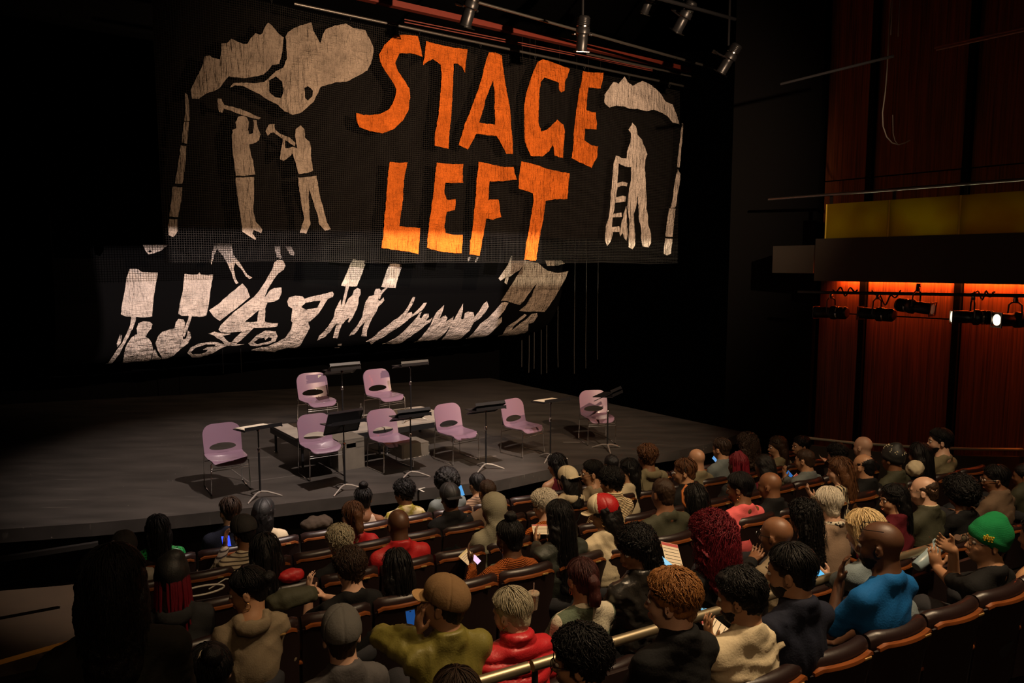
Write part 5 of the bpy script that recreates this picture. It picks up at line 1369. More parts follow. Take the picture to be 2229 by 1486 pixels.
        # lips
        MB().tube([P((-.019, .094, -.0715)), P((-.008, .1005, -.067)), P((.008, .1005, -.067)), P((.019, .094, -.0715))], [.002, .004, .004, .002], 6).build('lips', material('lips_' + sk, tuple(c * a for c, a in zip(SKIN[sk], (1.15, .7, .8))), .4), root)
    if ear:
        for sx in (-1, 1):
            mb = MB(); pts = [P((sx * .083, -.002 + .014 * math.sin(a), -.062 + .018 * math.cos(a))) for a in np.linspace(0, 6.28, 12)]
            mb.tube(pts, .0022, 6, caps=False); mb.build('earring', material('gold_ring', (.8, .6, .3), .25, metal=1), root)

    root['_t'] = t; root['_row'] = row; root['_P'] = tuple(float(a) for a in Hc)
    if extra: extra(root, P, NB, s, wr, Rn)
    PEOPLE.append((row, t, label, root))
    return root

# ------------------------------------------------------------------ cloth of the audience
def fab(key, c, rough=.85, b=('noise', 90, .25), mot=.12, sheen=.0): return material('cloth_' + key, c, rough, bump=b, mottle=mot, mscale=8, sheen=sheen, spec=.5 if rough < .65 else .2)
KN = ('knit', 22, .8)
BLK = fab('black', (.0065, .0065, .007)); CHA = fab('charcoal', (.020, .020, .021)); NAVY = fab('navy', (.009, .011, .022)); CRM = fab('cream', (.52, .44, .30)); TANC = fab('tan', (.20, .155, .10))
OLV = fab('olive', (.15, .13, .024), .5); GRYH = fab('grey_jacket', (.085, .08, .082)); RED = fab('red', (.36, .008, .010), .55); PUF = fab('red_down', (.42, .014, .02), .42)
BLU = fab('polo_blue', (.004, .085, .27), .8); GRN = fab('beanie_green', (.006, .17, .05), .9, ('knit', 60, .4)); PNK = fab('pink', (.75, .13, .14), .8); ORG = fab('rust_knit', (.30, .075, .015), .9, KN)
ORS = fab('orange_knit', (.42, .10, .015), .9, KN); RIB = fab('ribbed_cream', (.55, .44, .27), .9, ('knit', 20, 1.0, (.05, .05, 1))); HOD = fab('grey_hood', (.25, .235, .17), .9, ('knit', 40, .4)); OLH = fab('olive_hoodie', (.17, .145, .085), .9)
SAGE = fab('dark_sage', (.045, .045, .028), .7); DGR = fab('dark_green_coat', (.020, .024, .018), .6); DEN = fab('denim', (.16, .20, .22), .85, ('noise', 160, .4)); DBL = fab('denim_blue', (.02, .045, .11), .85)
LEA = fab('black_leather', (.014, .013, .012), .3, ('noise', 25, .5), .1, 0); SAT = fab('gold_satin', (.42, .22, .11), .3, ('noise', 12, .8)); GRY = fab('grey_shirt', (.13, .15, .15)); MAR = fab('maroon', (.08, .006, .012)); TNJ = fab('taupe_jacket', (.24, .165, .115)); BRJ = fab('brown_jacket', (.13, .085, .055))
SEQ = two_tone('green_sequins', (.002, .03, .008), (.03, .40, .10), 'voronoi', 60, .3, thresh=.42); STR = two_tone('striped_knit', (.50, .42, .30), (.06, .04, .03), 'stripe', 9, .9, 'Z', .75, .3); STB = two_tone('black_white_stripe', (.55, .46, .30), (.015, .013, .012), 'stripe', 16, .9, 'X', .5, .2, 3)
CHK = two_tone('checked_knit', (.075, .10, .065), (.42, .38, .29), 'check', 5.2, .95, thresh=.5, bump=.5); YEL = two_tone('yellow_print', (.40, .33, .18), (.20, .16, .01), 'noise', 9, .9, thresh=.52); WVN = two_tone('woven_grey', (.03, .028, .025), (.26, .24, .19), 'voronoi', 70, .9, thresh=.4); BRS = two_tone('brown_stripe', (.24, .15, .09), (.09, .05, .03), 'stripe', 12, .9, 'Z', .5)
CAPT = fab('cap_tan', (.17, .10, .045), .85); CAPB = fab('cap_bill', (.33, .20, .085), .8); CAPG = fab('cap_grey', (.10, .095, .088), .9); CAPR = fab('cap_red', (.34, .006, .008), .5); CAPW = fab('cap_white', (.62, .54, .38), .85); CAPK = fab('cap_black', (.010, .010, .010), .6); CAPD = fab('cap_dark_grey', (.035, .033, .033), .8)
BADGE = material('badge_yellow', (.62, .45, .03), .6); BEAD = material('bead_white', (.8, .72, .5), .3); SCR = material('scrunchie_cream', (.62, .52, .36), .8)
BW = two_tone('patterned_scarf', (.02, .02, .02), (.5, .45, .36), 'voronoi', 45, .9, thresh=.45)

# things people wear or that belong to them
def scrunchie(p, r=.03, c=None):
    def f(root, P, NB, s, wr, R):
        pts = [P((p[0] + r * math.cos(a), p[1] + .3 * r * math.sin(a), p[2] + r * math.sin(a))) for a in np.linspace(0, 6.28, 12)]
        MB().tube(pts, .009, 6, False).build('scrunchie', c or SCR, root)
    return f
def bracelet(i, c, n=2):
    def f(root, P, NB, s, wr, R):
        for k in range(n):
            w = wr[i]; pts = [w + A3(.034 * math.cos(a), .034 * math.sin(a), -.012 - .012 * k + .006 * math.sin(a)) for a in np.linspace(0, 6.28, 14)]
            MB().tube(pts, .004, 6, False).build('bracelet', c, root)
    return f
def beads(root, P, NB, s, wr, R):
    rg = random.Random(5); mb = MB()
    for i in range(60):
        a, t = rg.uniform(0, 6.28), rg.uniform(.1, 1.5)
        p = P((.096 * math.sin(t) * math.cos(a), .116 * math.sin(t) * math.sin(a) - .022, .052 + .114 * math.cos(t))); mb.box(p, (.008, .008, .008))
    mb.build('bead_trim', BEAD, root)['kind'] = 'stuff'
def braids(root, P, NB, s, wr, R, c=None, n=26, L=.26, top=.115):
    rg = random.Random(9); mb = MB()
    for i in range(n):
        a = rg.uniform(math.pi * .95, math.pi * 2.05); x, y = .085 * math.cos(a), .105 * math.sin(a) - .016
        q = [P((x * .3, y * .3, top)), P((x * .85, y * .85, .09)), P((x, y, .02)), P((x * 1.1, y * 1.05, -.08)), P((x * 1.1, y * 1.05, -.08)) + A3(rg.uniform(-.02, .02), -.02, -L * rg.uniform(.5, 1))]
        mb.tube(q, [.010, .011, .010, .009, .006], 6)
    o = mb.build('braids', c or hairm('dkred'), root); o['kind'] = 'stuff'
def scarf(root, P, NB, s, wr, R):
    MB().tube([NB + A3(.078 * math.cos(a), .075 * math.sin(a) - .01, .03 - .012 * math.sin(a)) for a in np.linspace(0, 6.28, 18)], .020, 8, False).build('scarf', BW, root)
def collar_light(c):
    def f(root, P, NB, s, wr, R):
        MB().tube([NB + A3(.064 * math.cos(a), .066 * math.sin(a) - .008, .048 - .010 * math.sin(a)) for a in np.linspace(0, 6.28, 18)], .009, 8, False).build('collar', c, root)
    return f
def headphones(root, P, NB, s, wr, R):
    MB().tube([P((.09 * math.cos(a), -.02, .02 + .105 * math.sin(a))) for a in np.linspace(0, 3.14, 12)], .006, 6).build('headband', CHA, root)
def hairstreak(root, P, NB, s, wr, R):
    MB().tube([P((-.04, .03, .13)), P((-.075, .04, .08)), P((-.095, .02, .0)), P((-.09, -.02, -.06))], [.012, .02, .02, .008], 8).build('dyed_lock', material('orange_dye', (.45, .13, .03), .5), root)
def locks(root, P, NB, s, wr, R): braids(root, P, NB, s, wr, R, hairm('black'), 46, .22, .125)
def bag_strap(root, P, NB, s, wr, R):
    MB().tube([NB + A3(.10, .02, .015), NB + A3(.09, -.085, -.02), NB + A3(.06, -.155, -.12), NB + A3(.0, -.165, -.25), NB + A3(-.08, -.15, -.34)], .009, 6).build('bag_strap', BLK, root)
def undersleeve(root, P, NB, s, wr, R): pass

# ------------------------------------------------------------------ the audience, row by row (Z is nearest the camera)
p = person
# Z
p(1462, 1243, 'Z', 'person with wavy ginger hair in a black jacket, seen from behind', 'light', ('wavy', 'ginger'), None, ('jacket', BLK), 38, 6, near=2, ht=.008, sc=1.12, face=True)
p(1262, 1366, 'Z', 'person with big black curls and glasses at the bottom edge beside the rail', 'tan', ('curly', 'black'), None, ('jacket', BLK), 48, 8, near=2, ht=.02, sc=1.10, gl='black', face=True)
p(1612, 1240, 'Z', 'bearded person in a cream shirt with a red cord on the raised wrist', 'tan', ('wavy', 'black'), None, ('shirt', CRM), 32, 14, near=2, ht=.01, sc=1.08, beard='black', face=True, tw=1.2,
  arms={'L': ('p', 1545, 1390, .62, (-.5, -.2, -1), (-.2, .1, 1), (1, -.2, .1))}, extra=bracelet(0, material('red_cord', (.45, .03, .02), .6)))
p(1722, 1188, 'Z', 'person with dark hair and beard in a navy fleece, beside the cream shirt', 'tan', ('short', 'black'), None, ('jacket', NAVY), 30, 10, near=2, ht=.004, sc=1.14, beard='black', face=True, tw=1.06)
p(1918, 1136, 'Z', 'person with shaved head and glasses pushed up, in a bright blue polo shirt', 'dark', None, None, ('tee', BLU), 26, 8, near=2, sc=1.14, gl='up', beard='black', face=True, ear=None, tw=1.08,
  arms={'L': ('h', -.075, .16, -.24, (-.7, .1, -1), (.15, .0, 1), (.6, -1, 0))})
p(1884, 1112, 'Z', 'person with smooth blonde bob in a pale denim jacket beside the blue polo', 'light', ('bob', 'blonde'), None, ('jacket', DEN), 10, 14, near=2, ht=.012, sc=1.10, dd=.42, lean=.2, leanx=-.18,
  arms={'L': ('p', 1792, 1262, 1.05, (-.4, -.3, -1), (-.5, .5, .6), (1, .2, 0)), 'R': ('p', 1812, 1270, 1.05, (.6, -.3, -1), (-.8, .4, .5), (-1, .2, .1))})
p(2150, 1124, 'Z', 'person in a green beanie and dark t-shirt drinking from a can', 'tan', ('short', 'black'), ('beanie', GRN, BADGE), ('tee', BLK), 58, -4, near=2, ht=.035, sc=1.10, gl='black', face=True,
  arms={'L': ('p', 2030, 1232, .64, (-.8, .2, -1), (-.1, .2, 1), (1, .3, .2)), 'R': ('h', -.02, .17, -.10, (.6, .2, -1), (-.6, .3, .4), (0, -1, 0))})
p(2262, 1130, 'Z', 'person in a shiny bronze satin jacket cut by the right edge of the picture', 'brown', ('short', 'black'), None, ('jacket', SAT), 10, 8, near=1)
p(992, 1461, 'Z', 'top of a brown haired head at the bottom edge, below the olive jacket', 'light', ('short', 'brown'), None, ('sweater', CHA), 0, 4, near=2)
# the standing figure in the aisle
legs_seed = legs
# Y
p(742, 1322, 'Y', 'person in a washed grey cap and grey jacket, seen from behind', 'light', ('short', 'brown'), ('cap', CAPG, CAPG), ('jacket', GRYH), -8, 6, near=2, ht=.025, sc=1.10)
p(966, 1253, 'Y', 'person in a tan baseball cap and olive jacket, hand held to the ear', 'tan', ('short', 'black'), ('cap', CAPT, CAPB), ('jacket', OLV), 42, -8, roll=4, near=2, ht=.025, sc=1.14, dd=-.05, tw=1.12,
  arms={'L': ('h', -.125, .03, -.13, (-.8, -.2, -1), (.1, .05, 1), (1, 0, 0))})
p(1113, 1283, 'Y', 'person with short grey hair in a red down jacket', 'light', ('short', 'grey'), None, ('puffer', PUF), 30, 14, near=2, ht=.006, sc=1.12, ear=True, dd=-.05)
p(1266, 1217, 'Y', 'person with long dark red ponytail in a green and cream checked sweater', 'tan', ('ponytail', 'burgundy'), None, ('sweater', CHK), 0, 4, near=2, ht=.006, sc=1.02, ear=True, extra=scrunchie((0, -.115, .035), .03, material('hair_tie_blue', (.02, .03, .07), .6)), tw=1.1)
p(1384, 1150, 'Y', 'person with long black curls in a black leather jacket, face turned left', 'brown', ('curlylong', 'black'), None, ('jacket', LEA), 88, 12, near=2, ht=.008, sc=1.10, ear=True, face=True)
p(1550, 1114, 'Y', 'person with a large mass of burgundy curls', 'brown', ('mane', 'dkred'), None, ('jacket', BLK), 4, 4, near=2, ht=.05, sc=1.14, arms={'R': ('p', 1650, 1215, .55, (.6, -.2, -1), (.7, .3, .3))}, extra=bracelet(1, material('gold_band', (.8, .6, .3), .3, metal=1), 2))
p(1690, 1125, 'Y', 'person with shaved head and glasses below the pink shirt, in a tan jacket', 'brown', None, None, ('jacket', TANC), 20, 6, near=1, sc=1.12, gl='black', dd=-.1)
p(1750, 1090, 'B', 'person with long loose black curls, between the shaved head and the white haired person', 'tan', ('curlylong', 'black'), None, ('sweater', BLK), 10, 8, near=1, ht=.01, sc=1.1)
p(1805, 1062, 'B', 'person with short white hair, patterned scarf and taupe jacket', 'light', ('short', 'white'), None, ('jacket', TNJ), -22, 12, near=2, ht=.006, sc=1.14, extra=scarf, ear=True)
p(1946, 1055, 'B', 'person in profile looking left with glasses pushed up on dark hair', 'tan', ('long', 'black'), None, ('jacket', MAR), 62, 6, near=2, ht=.008, sc=1.1, dd=.05, gl='up', face=True)
p(2012, 1038, 'B', 'balding person with a curly fringe and glasses, in a grey green coat', 'light', ('fringe', 'brown'), None, ('jacket', SAGE), 24, 10, near=2, sc=1.14, gl='metal', extra=collar_light(CRM))
p(2092, 1036, 'B', 'person with a big cloud of black curls next to the balding person', 'brown', ('afro', 'black'), None, ('sweater', BLK), 0, 6, near=1, ht=.045, sc=1.06)
p(2168, 1012, 'B', 'person with glasses, black hair and crumpled brown jacket near the right edge', 'brown', ('short', 'black'), None, ('jacket', BRJ), 40, 10, near=1, ht=.01, sc=1.14, dd=.1, gl='metal', face=True)
p(2232, 1010, 'B', 'dark haired person cut by the right edge, behind the crumpled brown jacket', 'brown', ('short', 'black'), None, ('jacket', SAGE), 20, 8, near=0, dd=.2, sc=1.1)
p(452, 1404, 'Y', 'person with dark hair gathered in a cream scrunchie, low at the left', 'light', ('puff', 'black'), None, ('sweater', BLK), 5, 6, near=2, ht=.01, sc=1.12, extra=scrunchie((-.01, -.07, .095), .036))
# A
p(537, 1238, 'A', 'person in a tan hoodie with dark hair tied back, face in profile', 'tan', ('bun', 'black'), None, ('hoodie', TANC), 70, 14, near=2, ht=.006, sc=1.16, face=True, ear=True, dd=-.12)
p(760, 1196, 'A', 'person in a black top with messy dark hair, hands raised together', 'light', ('curly', 'brown'), None, ('tee', BLK), 14, 16, near=2, ht=.012, sc=1.10, arms={'L': ('p', 672, 1292, .62, (-.7, -.4, -1), (.1, .2, 1), (1, .2, 0)), 'R': ('p', 700, 1300, .66, (-.2, -.5, -1), (-.5, .3, .7), (-1, .2, 0))})
p(862, 1196, 'A', 'person with long straight black hair behind the tan cap', 'tan', ('long', 'black'), None, ('sweater', CHA), 4, 6, near=1, ht=.008, sc=1.12)
p(1108, 1126, 'A', 'person in a rust brown chunky knit with a small top knot', 'dark', ('topbun', 'black'), None, ('sweater', ORG), 16, 10, near=2, ht=.03, sc=1.16, ear=True, tw=1.08, arms={'L': ('p', 1028, 1228, .62, (-.7, -.4, -1), (-.1, .5, .8))})
p(1216, 1090, 'A', 'person with very long straight black hair, reading a programme', 'tan', ('verylong', 'black'), None, ('jacket', DGR), 4, 6, near=2, ht=.008, sc=1.18, arms={'L': ('p', 1166, 1182, .75, (-.8, -.5, -1), (.1, .4, 1))})
p(1314, 1076, 'A', 'person in a red and white cap and cream vest', 'tan', ('midlong', 'black'), ('cap', CAPR, CAPW, False, True), ('vest', CRM), 44, 14, near=2, ht=.022, sc=1.14, ear=True)
p(1443, 1042, 'A', 'heavy set person with cropped hair in a dark olive shirt', 'brown', ('buzz', 'brown'), None, ('tee', SAGE), 0, 8, near=1, sc=1.16, tw=1.22)
p(1511, 1055, 'A', 'person with black hair and an orange streak on the left side', 'brown', ('bob', 'black'), None, ('sweater', BLK), 4, 6, near=1, ht=.012, sc=1.12, extra=hairstreak)
p(1610, 1030, 'A', 'person in a bright pink shirt with dark hair', 'brown', ('short', 'black'), None, ('tee', PNK), 32, 12, near=2, ht=.006, sc=1.16, face=True, ear=True, tw=1.12)
p(1676, 1028, 'A', 'person with shiny shaved head in black, right of the pink shirt', 'brown', None, None, ('jacket', BLK), 24, 10, near=1, sc=1.12)
p(1828, 996, 'A', 'person with long light brown hair in a striped top, holding a bright phone', 'light', ('long', 'chestnut'), None, ('sweater', STB), 34, 10, near=1, ht=.008, sc=1.12, arms={'L': ('p', 1762, 1085, .7, (-.7, -.4, -1), (-.3, .5, .8))})
p(1880, 989, 'A', 'balding person with a dark fringe and black coat, red seat beside', 'tan', ('fringe', 'black'), None, ('jacket', BLK), 6, 8, near=1, sc=1.14)
p(1944, 966, 'A', 'person in a black beanie trimmed with pale beads', 'brown', None, ('beanie', CAPK), ('jacket', SAGE), 4, 8, near=1, ht=.045, sc=1.10, extra=beads)
p(2002, 964, 'A', 'person with very long black hair beside the beaded beanie', 'brown', ('verylong', 'black'), None, ('sweater', BLK), 4, 6, near=1, ht=.01, sc=1.12)
p(2046, 934, 'A', 'bearded person with a receding hairline in an oatmeal top beside the railing', 'light', ('side', 'black'), None, ('sweater', OLH), 46, 4, near=2, sc=1.16, beard='black', face=True, ht=.006)
p(372, 1208, 'A', 'dark coated person with beaded braids, right of the standing figure', 'dark', None, ('beanie', CAPK), ('hoodie', CHA), 0, 10, near=1, ht=.03, sc=1.12, extra=lambda *a: braids(*a, None, 30, .3))
# C
p(574, 1158, 'C', 'person with a wide curtain of straight black hair above a denim jacket', 'brown', ('verylong', 'black'), None, ('jacket', DBL), 4, 8, near=1, ht=.02, sc=1.24)
p(738, 1145, 'C', 'person with short curly grey blond hair', 'light', ('curly', 'grey'), None, ('sweater', BLK), 10, 10, near=1, ht=.012, sc=1.10)
p(866, 1109, 'C', 'person with shaved head in a crumpled red jacket', 'dark', None, None, ('jacket', RED), 6, 8, near=2, sc=1.16, tw=1.14)
p(1072, 1070, 'C', 'person with a pale grey knitted hood pulled up', 'brown', None, None, ('hoodie', HOD), 24, 12, near=1, hood='up', ht=.035, sc=1.12)
p(1184, 1068, 'C', 'person with short white curls and an orange sweater', 'light', ('curly', 'white'), None, ('sweater', ORS), 34, 16, near=2, ht=.012, sc=1.12, gl='black')
p(1330, 1019, 'C', 'person with short black curls in a cream ribbed turtleneck', 'tan', ('curly', 'black'), None, ('turtleneck', RIB), 26, 14, near=2, ht=.014, sc=1.12, face=True)
p(1490, 1000, 'C', 'person with brown hair and a headband in a black jacket, face half turned', 'tan', ('short', 'chestnut'), None, ('jacket', BLK), 46, 8, near=1, sc=1.16, face=True, extra=headphones)
p(1606, 982, 'C', 'person with a tied bundle of dark red braids', 'dark', ('short', 'dkred'), None, ('jacket', CHA), 0, 4, near=1, ht=.03, sc=1.12, extra=lambda *a: braids(*a, None, 40, .16, .15))
p(1752, 978, 'C', 'person with cropped hair in a grey blue shirt, raising a wrist watch', 'tan', ('buzz', 'brown'), None, ('rolled', GRY), 20, 8, near=1, sc=1.12, arms={'L': ('p', 1708, 1040, .6, (-.8, -.2, -1), (-.1, .1, 1))}, extra=bracelet(0, material('watch_white', (.6, .55, .5), .3), 2))
p(1822, 966, 'C', 'person with tousled black curls, hand held out', 'light', ('curly', 'black'), None, ('sweater', BLK), 10, 10, near=1, ht=.014, sc=1.08, arms={'L': ('p', 1800, 990, .66, (-.7, -.3, -1), (-.8, .1, .3))})
p(1879, 950, 'C', 'person with a bald pinkish head by the side railing', 'light', None, None, ('jacket', BLK), 6, 6, near=1, sc=1.14)
p(1664, 988, 'C', 'person with long black hair over a dark red top, below the profile faces', 'brown', ('long', 'black'), None, ('sweater', MAR), 6, 8, near=0, ht=.01, sc=1.12)
# D
p(530, 1122, 'D', 'person in a dark grey cap and cream striped knit, looking at a blue phone', 'brown', ('short', 'black'), ('cap', CAPD, CAPD), ('sweater', STR), 22, 18, near=2, ht=.02, sc=1.18, ear=True, arms={'L': ('p', 490, 1192, .62, (-.7, -.4, -1), (.1, .4, 1))})
p(767, 1092, 'D', 'person with reddish brown hair tied low and a red top', 'light', ('ponytail', 'chestnut'), None, ('tee', RED), 4, 10, near=1, ht=.008, sc=1.20, extra=scrunchie((0, -.115, -.01), .028))
p(979, 1053, 'D', 'person in a black cap with pale arc and a black coat', 'brown', ('short', 'black'), ('cap', CAPK, CAPK, True), ('jacket', BLK), 0, 8, near=1, ht=.02, sc=1.14, tw=1.1)
p(1060, 1045, 'D', 'person with cropped brown hair just behind the grey hood', 'brown', ('buzz', 'brown'), None, ('sweater', BRJ), 4, 8, near=0, sc=1.12)
p(1237, 1016, 'D', 'person in a cream cap worn backwards and white hoodie with a dark strap', 'tan', ('midlong', 'black'), ('cap', CAPW, CAPW, True), ('hoodie', CRM), 8, 16, near=1, ht=.018, sc=1.12, extra=bag_strap)
p(1288, 1003, 'D', 'person in profile with glasses and a taupe hoodie', 'tan', ('bun', 'black'), None, ('hoodie', TANC), 64, 4, near=2, ht=.004, sc=1.20, gl='metal', face=True, ear=True)
p(1368, 999, 'D', 'person with long dark hair in profile, next to the olive hooded top', 'tan', ('verylong', 'black'), None, ('sweater', CRM), 60, 6, near=1, ht=.008, sc=1.14, face=True)
p(1408, 968, 'D', 'broad person in a thick olive hooded top with messy brown hair', 'brown', ('curly', 'chestnut'), None, ('hoodie', OLH), 6, 6, near=1, ht=.012, sc=1.16, tw=1.2)
p(1516, 977, 'D', 'person with a shiny shaved head and a grey sweater', 'tan', None, None, ('sweater', OLH), 10, 8, near=1, sc=1.14, gl='black')
p(1570, 954, 'D', 'person with short cropped hair in a dark denim shirt, lit phone in hand', 'tan', ('short', 'brown'), None, ('shirt', GRY), 14, 8, near=1, sc=1.14, ht=.004)
p(1626, 945, 'D', 'person with full brown curls behind the braids', 'tan', ('mane', 'brown'), None, ('jacket', BLK), 10, 8, near=1, ht=.03, sc=1.0)
p(1692, 950, 'D', 'person with long brown hair in profile looking left', 'tan', ('long', 'brown'), None, ('sweater', OLH), 62, 4, near=1, ht=.01, sc=1.12, face=True)
p(1744, 949, 'D', 'dark haired person in profile with open lips, above the cropped head', 'tan', ('short', 'black'), None, ('jacket', BLK), 66, 2, near=1, ht=.008, sc=1.14, face=True)
p(268, 1158, 'D', 'person in a dark cap with a thin red edge, just behind the standing figure', 'brown', None, ('cap', CAPD, CAPD, True), ('jacket', fab('pale_jacket', (.30, .28, .24))), 4, 8, near=0, ht=.02, sc=1.12)
# E
p(341, 1120, 'E', 'person with black hair in a green sequined top', 'brown', ('long', 'black'), None, ('sweater', SEQ), 4, 8, near=1, ht=.012, sc=1.14)
p(499, 1083, 'E', 'person with short dark hair in a navy shirt, left part of the front row', 'light', ('short', 'brown'), None, ('shirt', NAVY), 16, 8, near=1, ht=.006, sc=1.16, ear=None, tw=1.18)
p(573, 1086, 'E', 'person in a black cap and cream blouse with long black hair', 'tan', ('midlong', 'black'), ('cap', CAPK, CAPK), ('sweater', CRM), -30, 6, near=1, ht=.022, sc=1.14)
p(789, 1051, 'E', 'person with black hair knotted on top and a pale scoop top', 'brown', ('topbun', 'black'), None, ('tank', fab('pale_pink', (.42, .32, .25))), 0, 6, near=1, ht=.05, sc=1.14)
p(878, 1044, 'E', 'person with tumbled black curls in a yellow print shirt', 'brown', ('curly', 'black'), None, ('shirt', YEL), 30, 10, near=1, ht=.018, sc=1.14)
p(972, 1027, 'E', 'person with close black hair in a grey shirt, looking at a tall phone', 'dark', ('afro', 'black'), None, ('shirt', GRY), 4, 8, near=0, ht=.0, sc=1.08)
p(1038, 1029, 'E', 'person with black hair in a brown striped shirt in the front row', 'tan', ('short', 'black'), None, ('shirt', BRS), 10, 8, near=0, ht=.006, sc=1.12, ear=True)
p(1211, 987, 'E', 'person with long black hair in a maroon tank top at the foot of the stage', 'tan', ('long', 'black'), None, ('tank', MAR), 34, 14, near=1, ht=.01, sc=1.14)
p(1330, 990, 'E', 'person with thinning dark hair, in front of the cream turtleneck', 'brown', ('buzz', 'black'), None, ('sweater', BLK), 0, 6, near=0, sc=1.12)
# standing
p(240, 1187, 'Z', 'large dark figure with shoulder length locs standing in the left aisle', 'dark', ('midlong', 'black'), None, ('jacket', fab('dark_coat', (.012, .011, .008))), -4, 8, near=2, ht=.02, sc=1.14, dd=.44, standing=True, extra=locks, tw=1.05)

# ------------------------------------------------------------------ theatre seats
SEATW = .51
UPH = material('maroon_leather', (.014, .006, .0055), .40, bump=('noise', 40, .1), coat=.0, mottle=.15, mscale=5)
BACKP = material('maroon_back', (.010, .0022, .0016), .6, mottle=.2, mscale=3)
TRIMW = wood_material('orange_trim_wood', (.10, .026, .007), (.19, .055, .014), (0, 0, 0), (2, 30, 30), .28)
IRON = material('cast_iron', (.012, .010, .010), .5)
def make_seat():
    r = empty('theatre_seat'); w = SEATW - .022; U = .10
    def arch(x): return -.35 * (x / w) ** 2 * .10 + .0
    def loft(name, prof, mat, n=13, wd=w, bow=.05):
        """closed profile (y, z) swept across the width with a slight bow"""
        mb = MB(); k = len(prof); vs = []
        for i in range(n):
            t = -1 + 2 * i / (n - 1); x = t * wd / 2; e = max(0, abs(t) - .86) / .14; sh = 1 - .35 * e * e
            cy = sum(p_[0] for p_ in prof) / k; cz = sum(p_[1] for p_ in prof) / k
            for (y, z) in prof: vs.append((x, y + (cy - y) * (1 - sh) * .6 + bow * (t * t), z + arch(x) - .018 * e * e * (z > .5)))
        fs = [(i * k + j, i * k + (j + 1) % k, (i + 1) * k + (j + 1) % k, (i + 1) * k + j) for i in range(n - 1) for j in range(k)]
        fs += [tuple(reversed(range(k))), tuple((n - 1) * k + j for j in range(k))]
        fs = [tuple(reversed(f)) for f in fs]
        return mb.add(vs, fs).build(name, mat, r)
    roll_ = [(.02 + .045 * math.cos(a), .905 + .045 * math.sin(a)) for a in np.linspace(-.6, math.pi + .2, 9)]
    loft('back_cushion', [(.15, .43), (.13, .62), (.085, .82)] + roll_ + [(-.03, .86), (.02, .66), (.06, .43)], UPH)
    loft('back_panel', [(.052, .25), (.012, .66), (-.037, .88), (-.052, .88), (-.003, .66), (.037, .25)], BACKP)
    loft('wood_trim', [(-.034, .883), (-.030, .900), (-.056, .900), (-.060, .883)], TRIMW, wd=w * .93)
    MB().box((.115, -.0545, .890), (.052, .006, .014), Matrix.Rotation(.08, 3, 'X'), .002).build('number_plate', material('brass_plate', (.75, .45, .16), .35, metal=.6), r)
    loft('seat_cushion', [(.10, .34), (.10, .42), (.14, .445), (.45, .455), (.53, .44), (.54, .40), (.50, .35)], UPH, bow=.0)
    mb = MB()
    for sx in (-1, 1): pass
    MB().box((-SEATW / 2, .22, .60), (.045, .34, .028), None, .008).build('armrest', TRIMW, r)
    MB().box((-SEATW / 2, .22, .30), (.03, .20, .58), None, .004).box((-SEATW / 2, .22, .012), (.05, .34, .024)).build('standard', IRON, r)
    return r
seat0 = make_seat(); first = True
spans = dict(A=(397, 2150), C=(404, 1900), D=(350, 1800), E=(300, 1700), Y=(380, 1720), B=(1735, 2240), Z=(940, 2290))
anchor = dict(A=481, C=404, D=380, E=429, Y=700, B=1740, Z=1766)
def row_t(r, u):
    v = 577 + 1
    q = ray(u, 577); q.z = 0; P = q * (ROWS[r][0] / q.dot(N)); 
    h = ROWS[r][1]
    # azimuth of a point at the seat top height seen at pixel column u
    for _ in range(6):
        y = P.y; b = math.tan(math.atan2(h, y) - PITCH); a = (u - CX) / F; x = a * y / (math.cos(PITCH) - b * math.sin(PITCH)); 
        # keep on the row line
        xy = x / y; y = ROWS[r][0] / (N.y + xy * N.x); P = Vector((xy * y, y, 0))
    return P.dot(W)
TOPICS = {}
for r in 'ZYBACDE':
    ppl = sorted([(t, lb, o) for rr, t, lb, o in PEOPLE if rr == r and not lb.startswith('large dark')], key=lambda q: q[0])
    ta, tb, t0 = row_t(r, spans[r][0]), row_t(r, spans[r][1]), row_t(r, anchor[r])
    k0 = math.floor((ta - t0) / SEATW); k1 = math.ceil((tb - t0) / SEATW); slots = [t0 + (k + .5) * SEATW for k in range(k0, k1)]
    if r == 'Z': slots = [t for t in slots]
    taken = {}
    for t, lb, o in ppl:
        free = [i for i in range(len(slots)) if i not in taken] or [0]
        i = min(free, key=lambda j: abs(slots[j] - t)); taken[i] = (lb, o)
    for i, t in enumerate(slots):
        o = seat0 if first else copy_tree(seat0); first = False
        o.location = hall(t, ROWS[r][0], row_floor(r)); o.rotation_euler = (0, 0, ROWA)
        if r in 'YB':
            for c_ in o.children:
                if c_.name.split('.')[0] in ('back_cushion', 'back_panel', 'wood_trim', 'number_plate'): c_.scale = (1, 1, .66)
        if i in taken:
            s_ = taken[i][0]; s_ = s_.split(',')[0].replace('person', '').strip(); s_ = ' '.join(s_.split()[:10])
            lb = 'maroon seat of the person ' + s_
        else:
            j = min(taken, key=lambda q: abs(q - i)) if taken else 0; s_ = ' '.join(taken[j][0].split(',')[0].split()[:8]) if taken else ''
            n_ = abs(j - i); lb = ('empty maroon seat %s to the %s of the %s' if i < j or n_ < 5 else 'vacant maroon seat %s to the %s, towards the railing from the %s') % ({1: 'next', 2: 'two places', 3: 'three places', 4: 'four places', 5: 'five places', 6: 'six places', 7: 'seven places', 8: 'eight places'}.get(n_, 'further along'), 'right' if i > j else 'left', s_)
            lb = ' '.join(lb.split()[:16])
        tag(o, lb, 'theatre seat', 'maroon theatre seats')

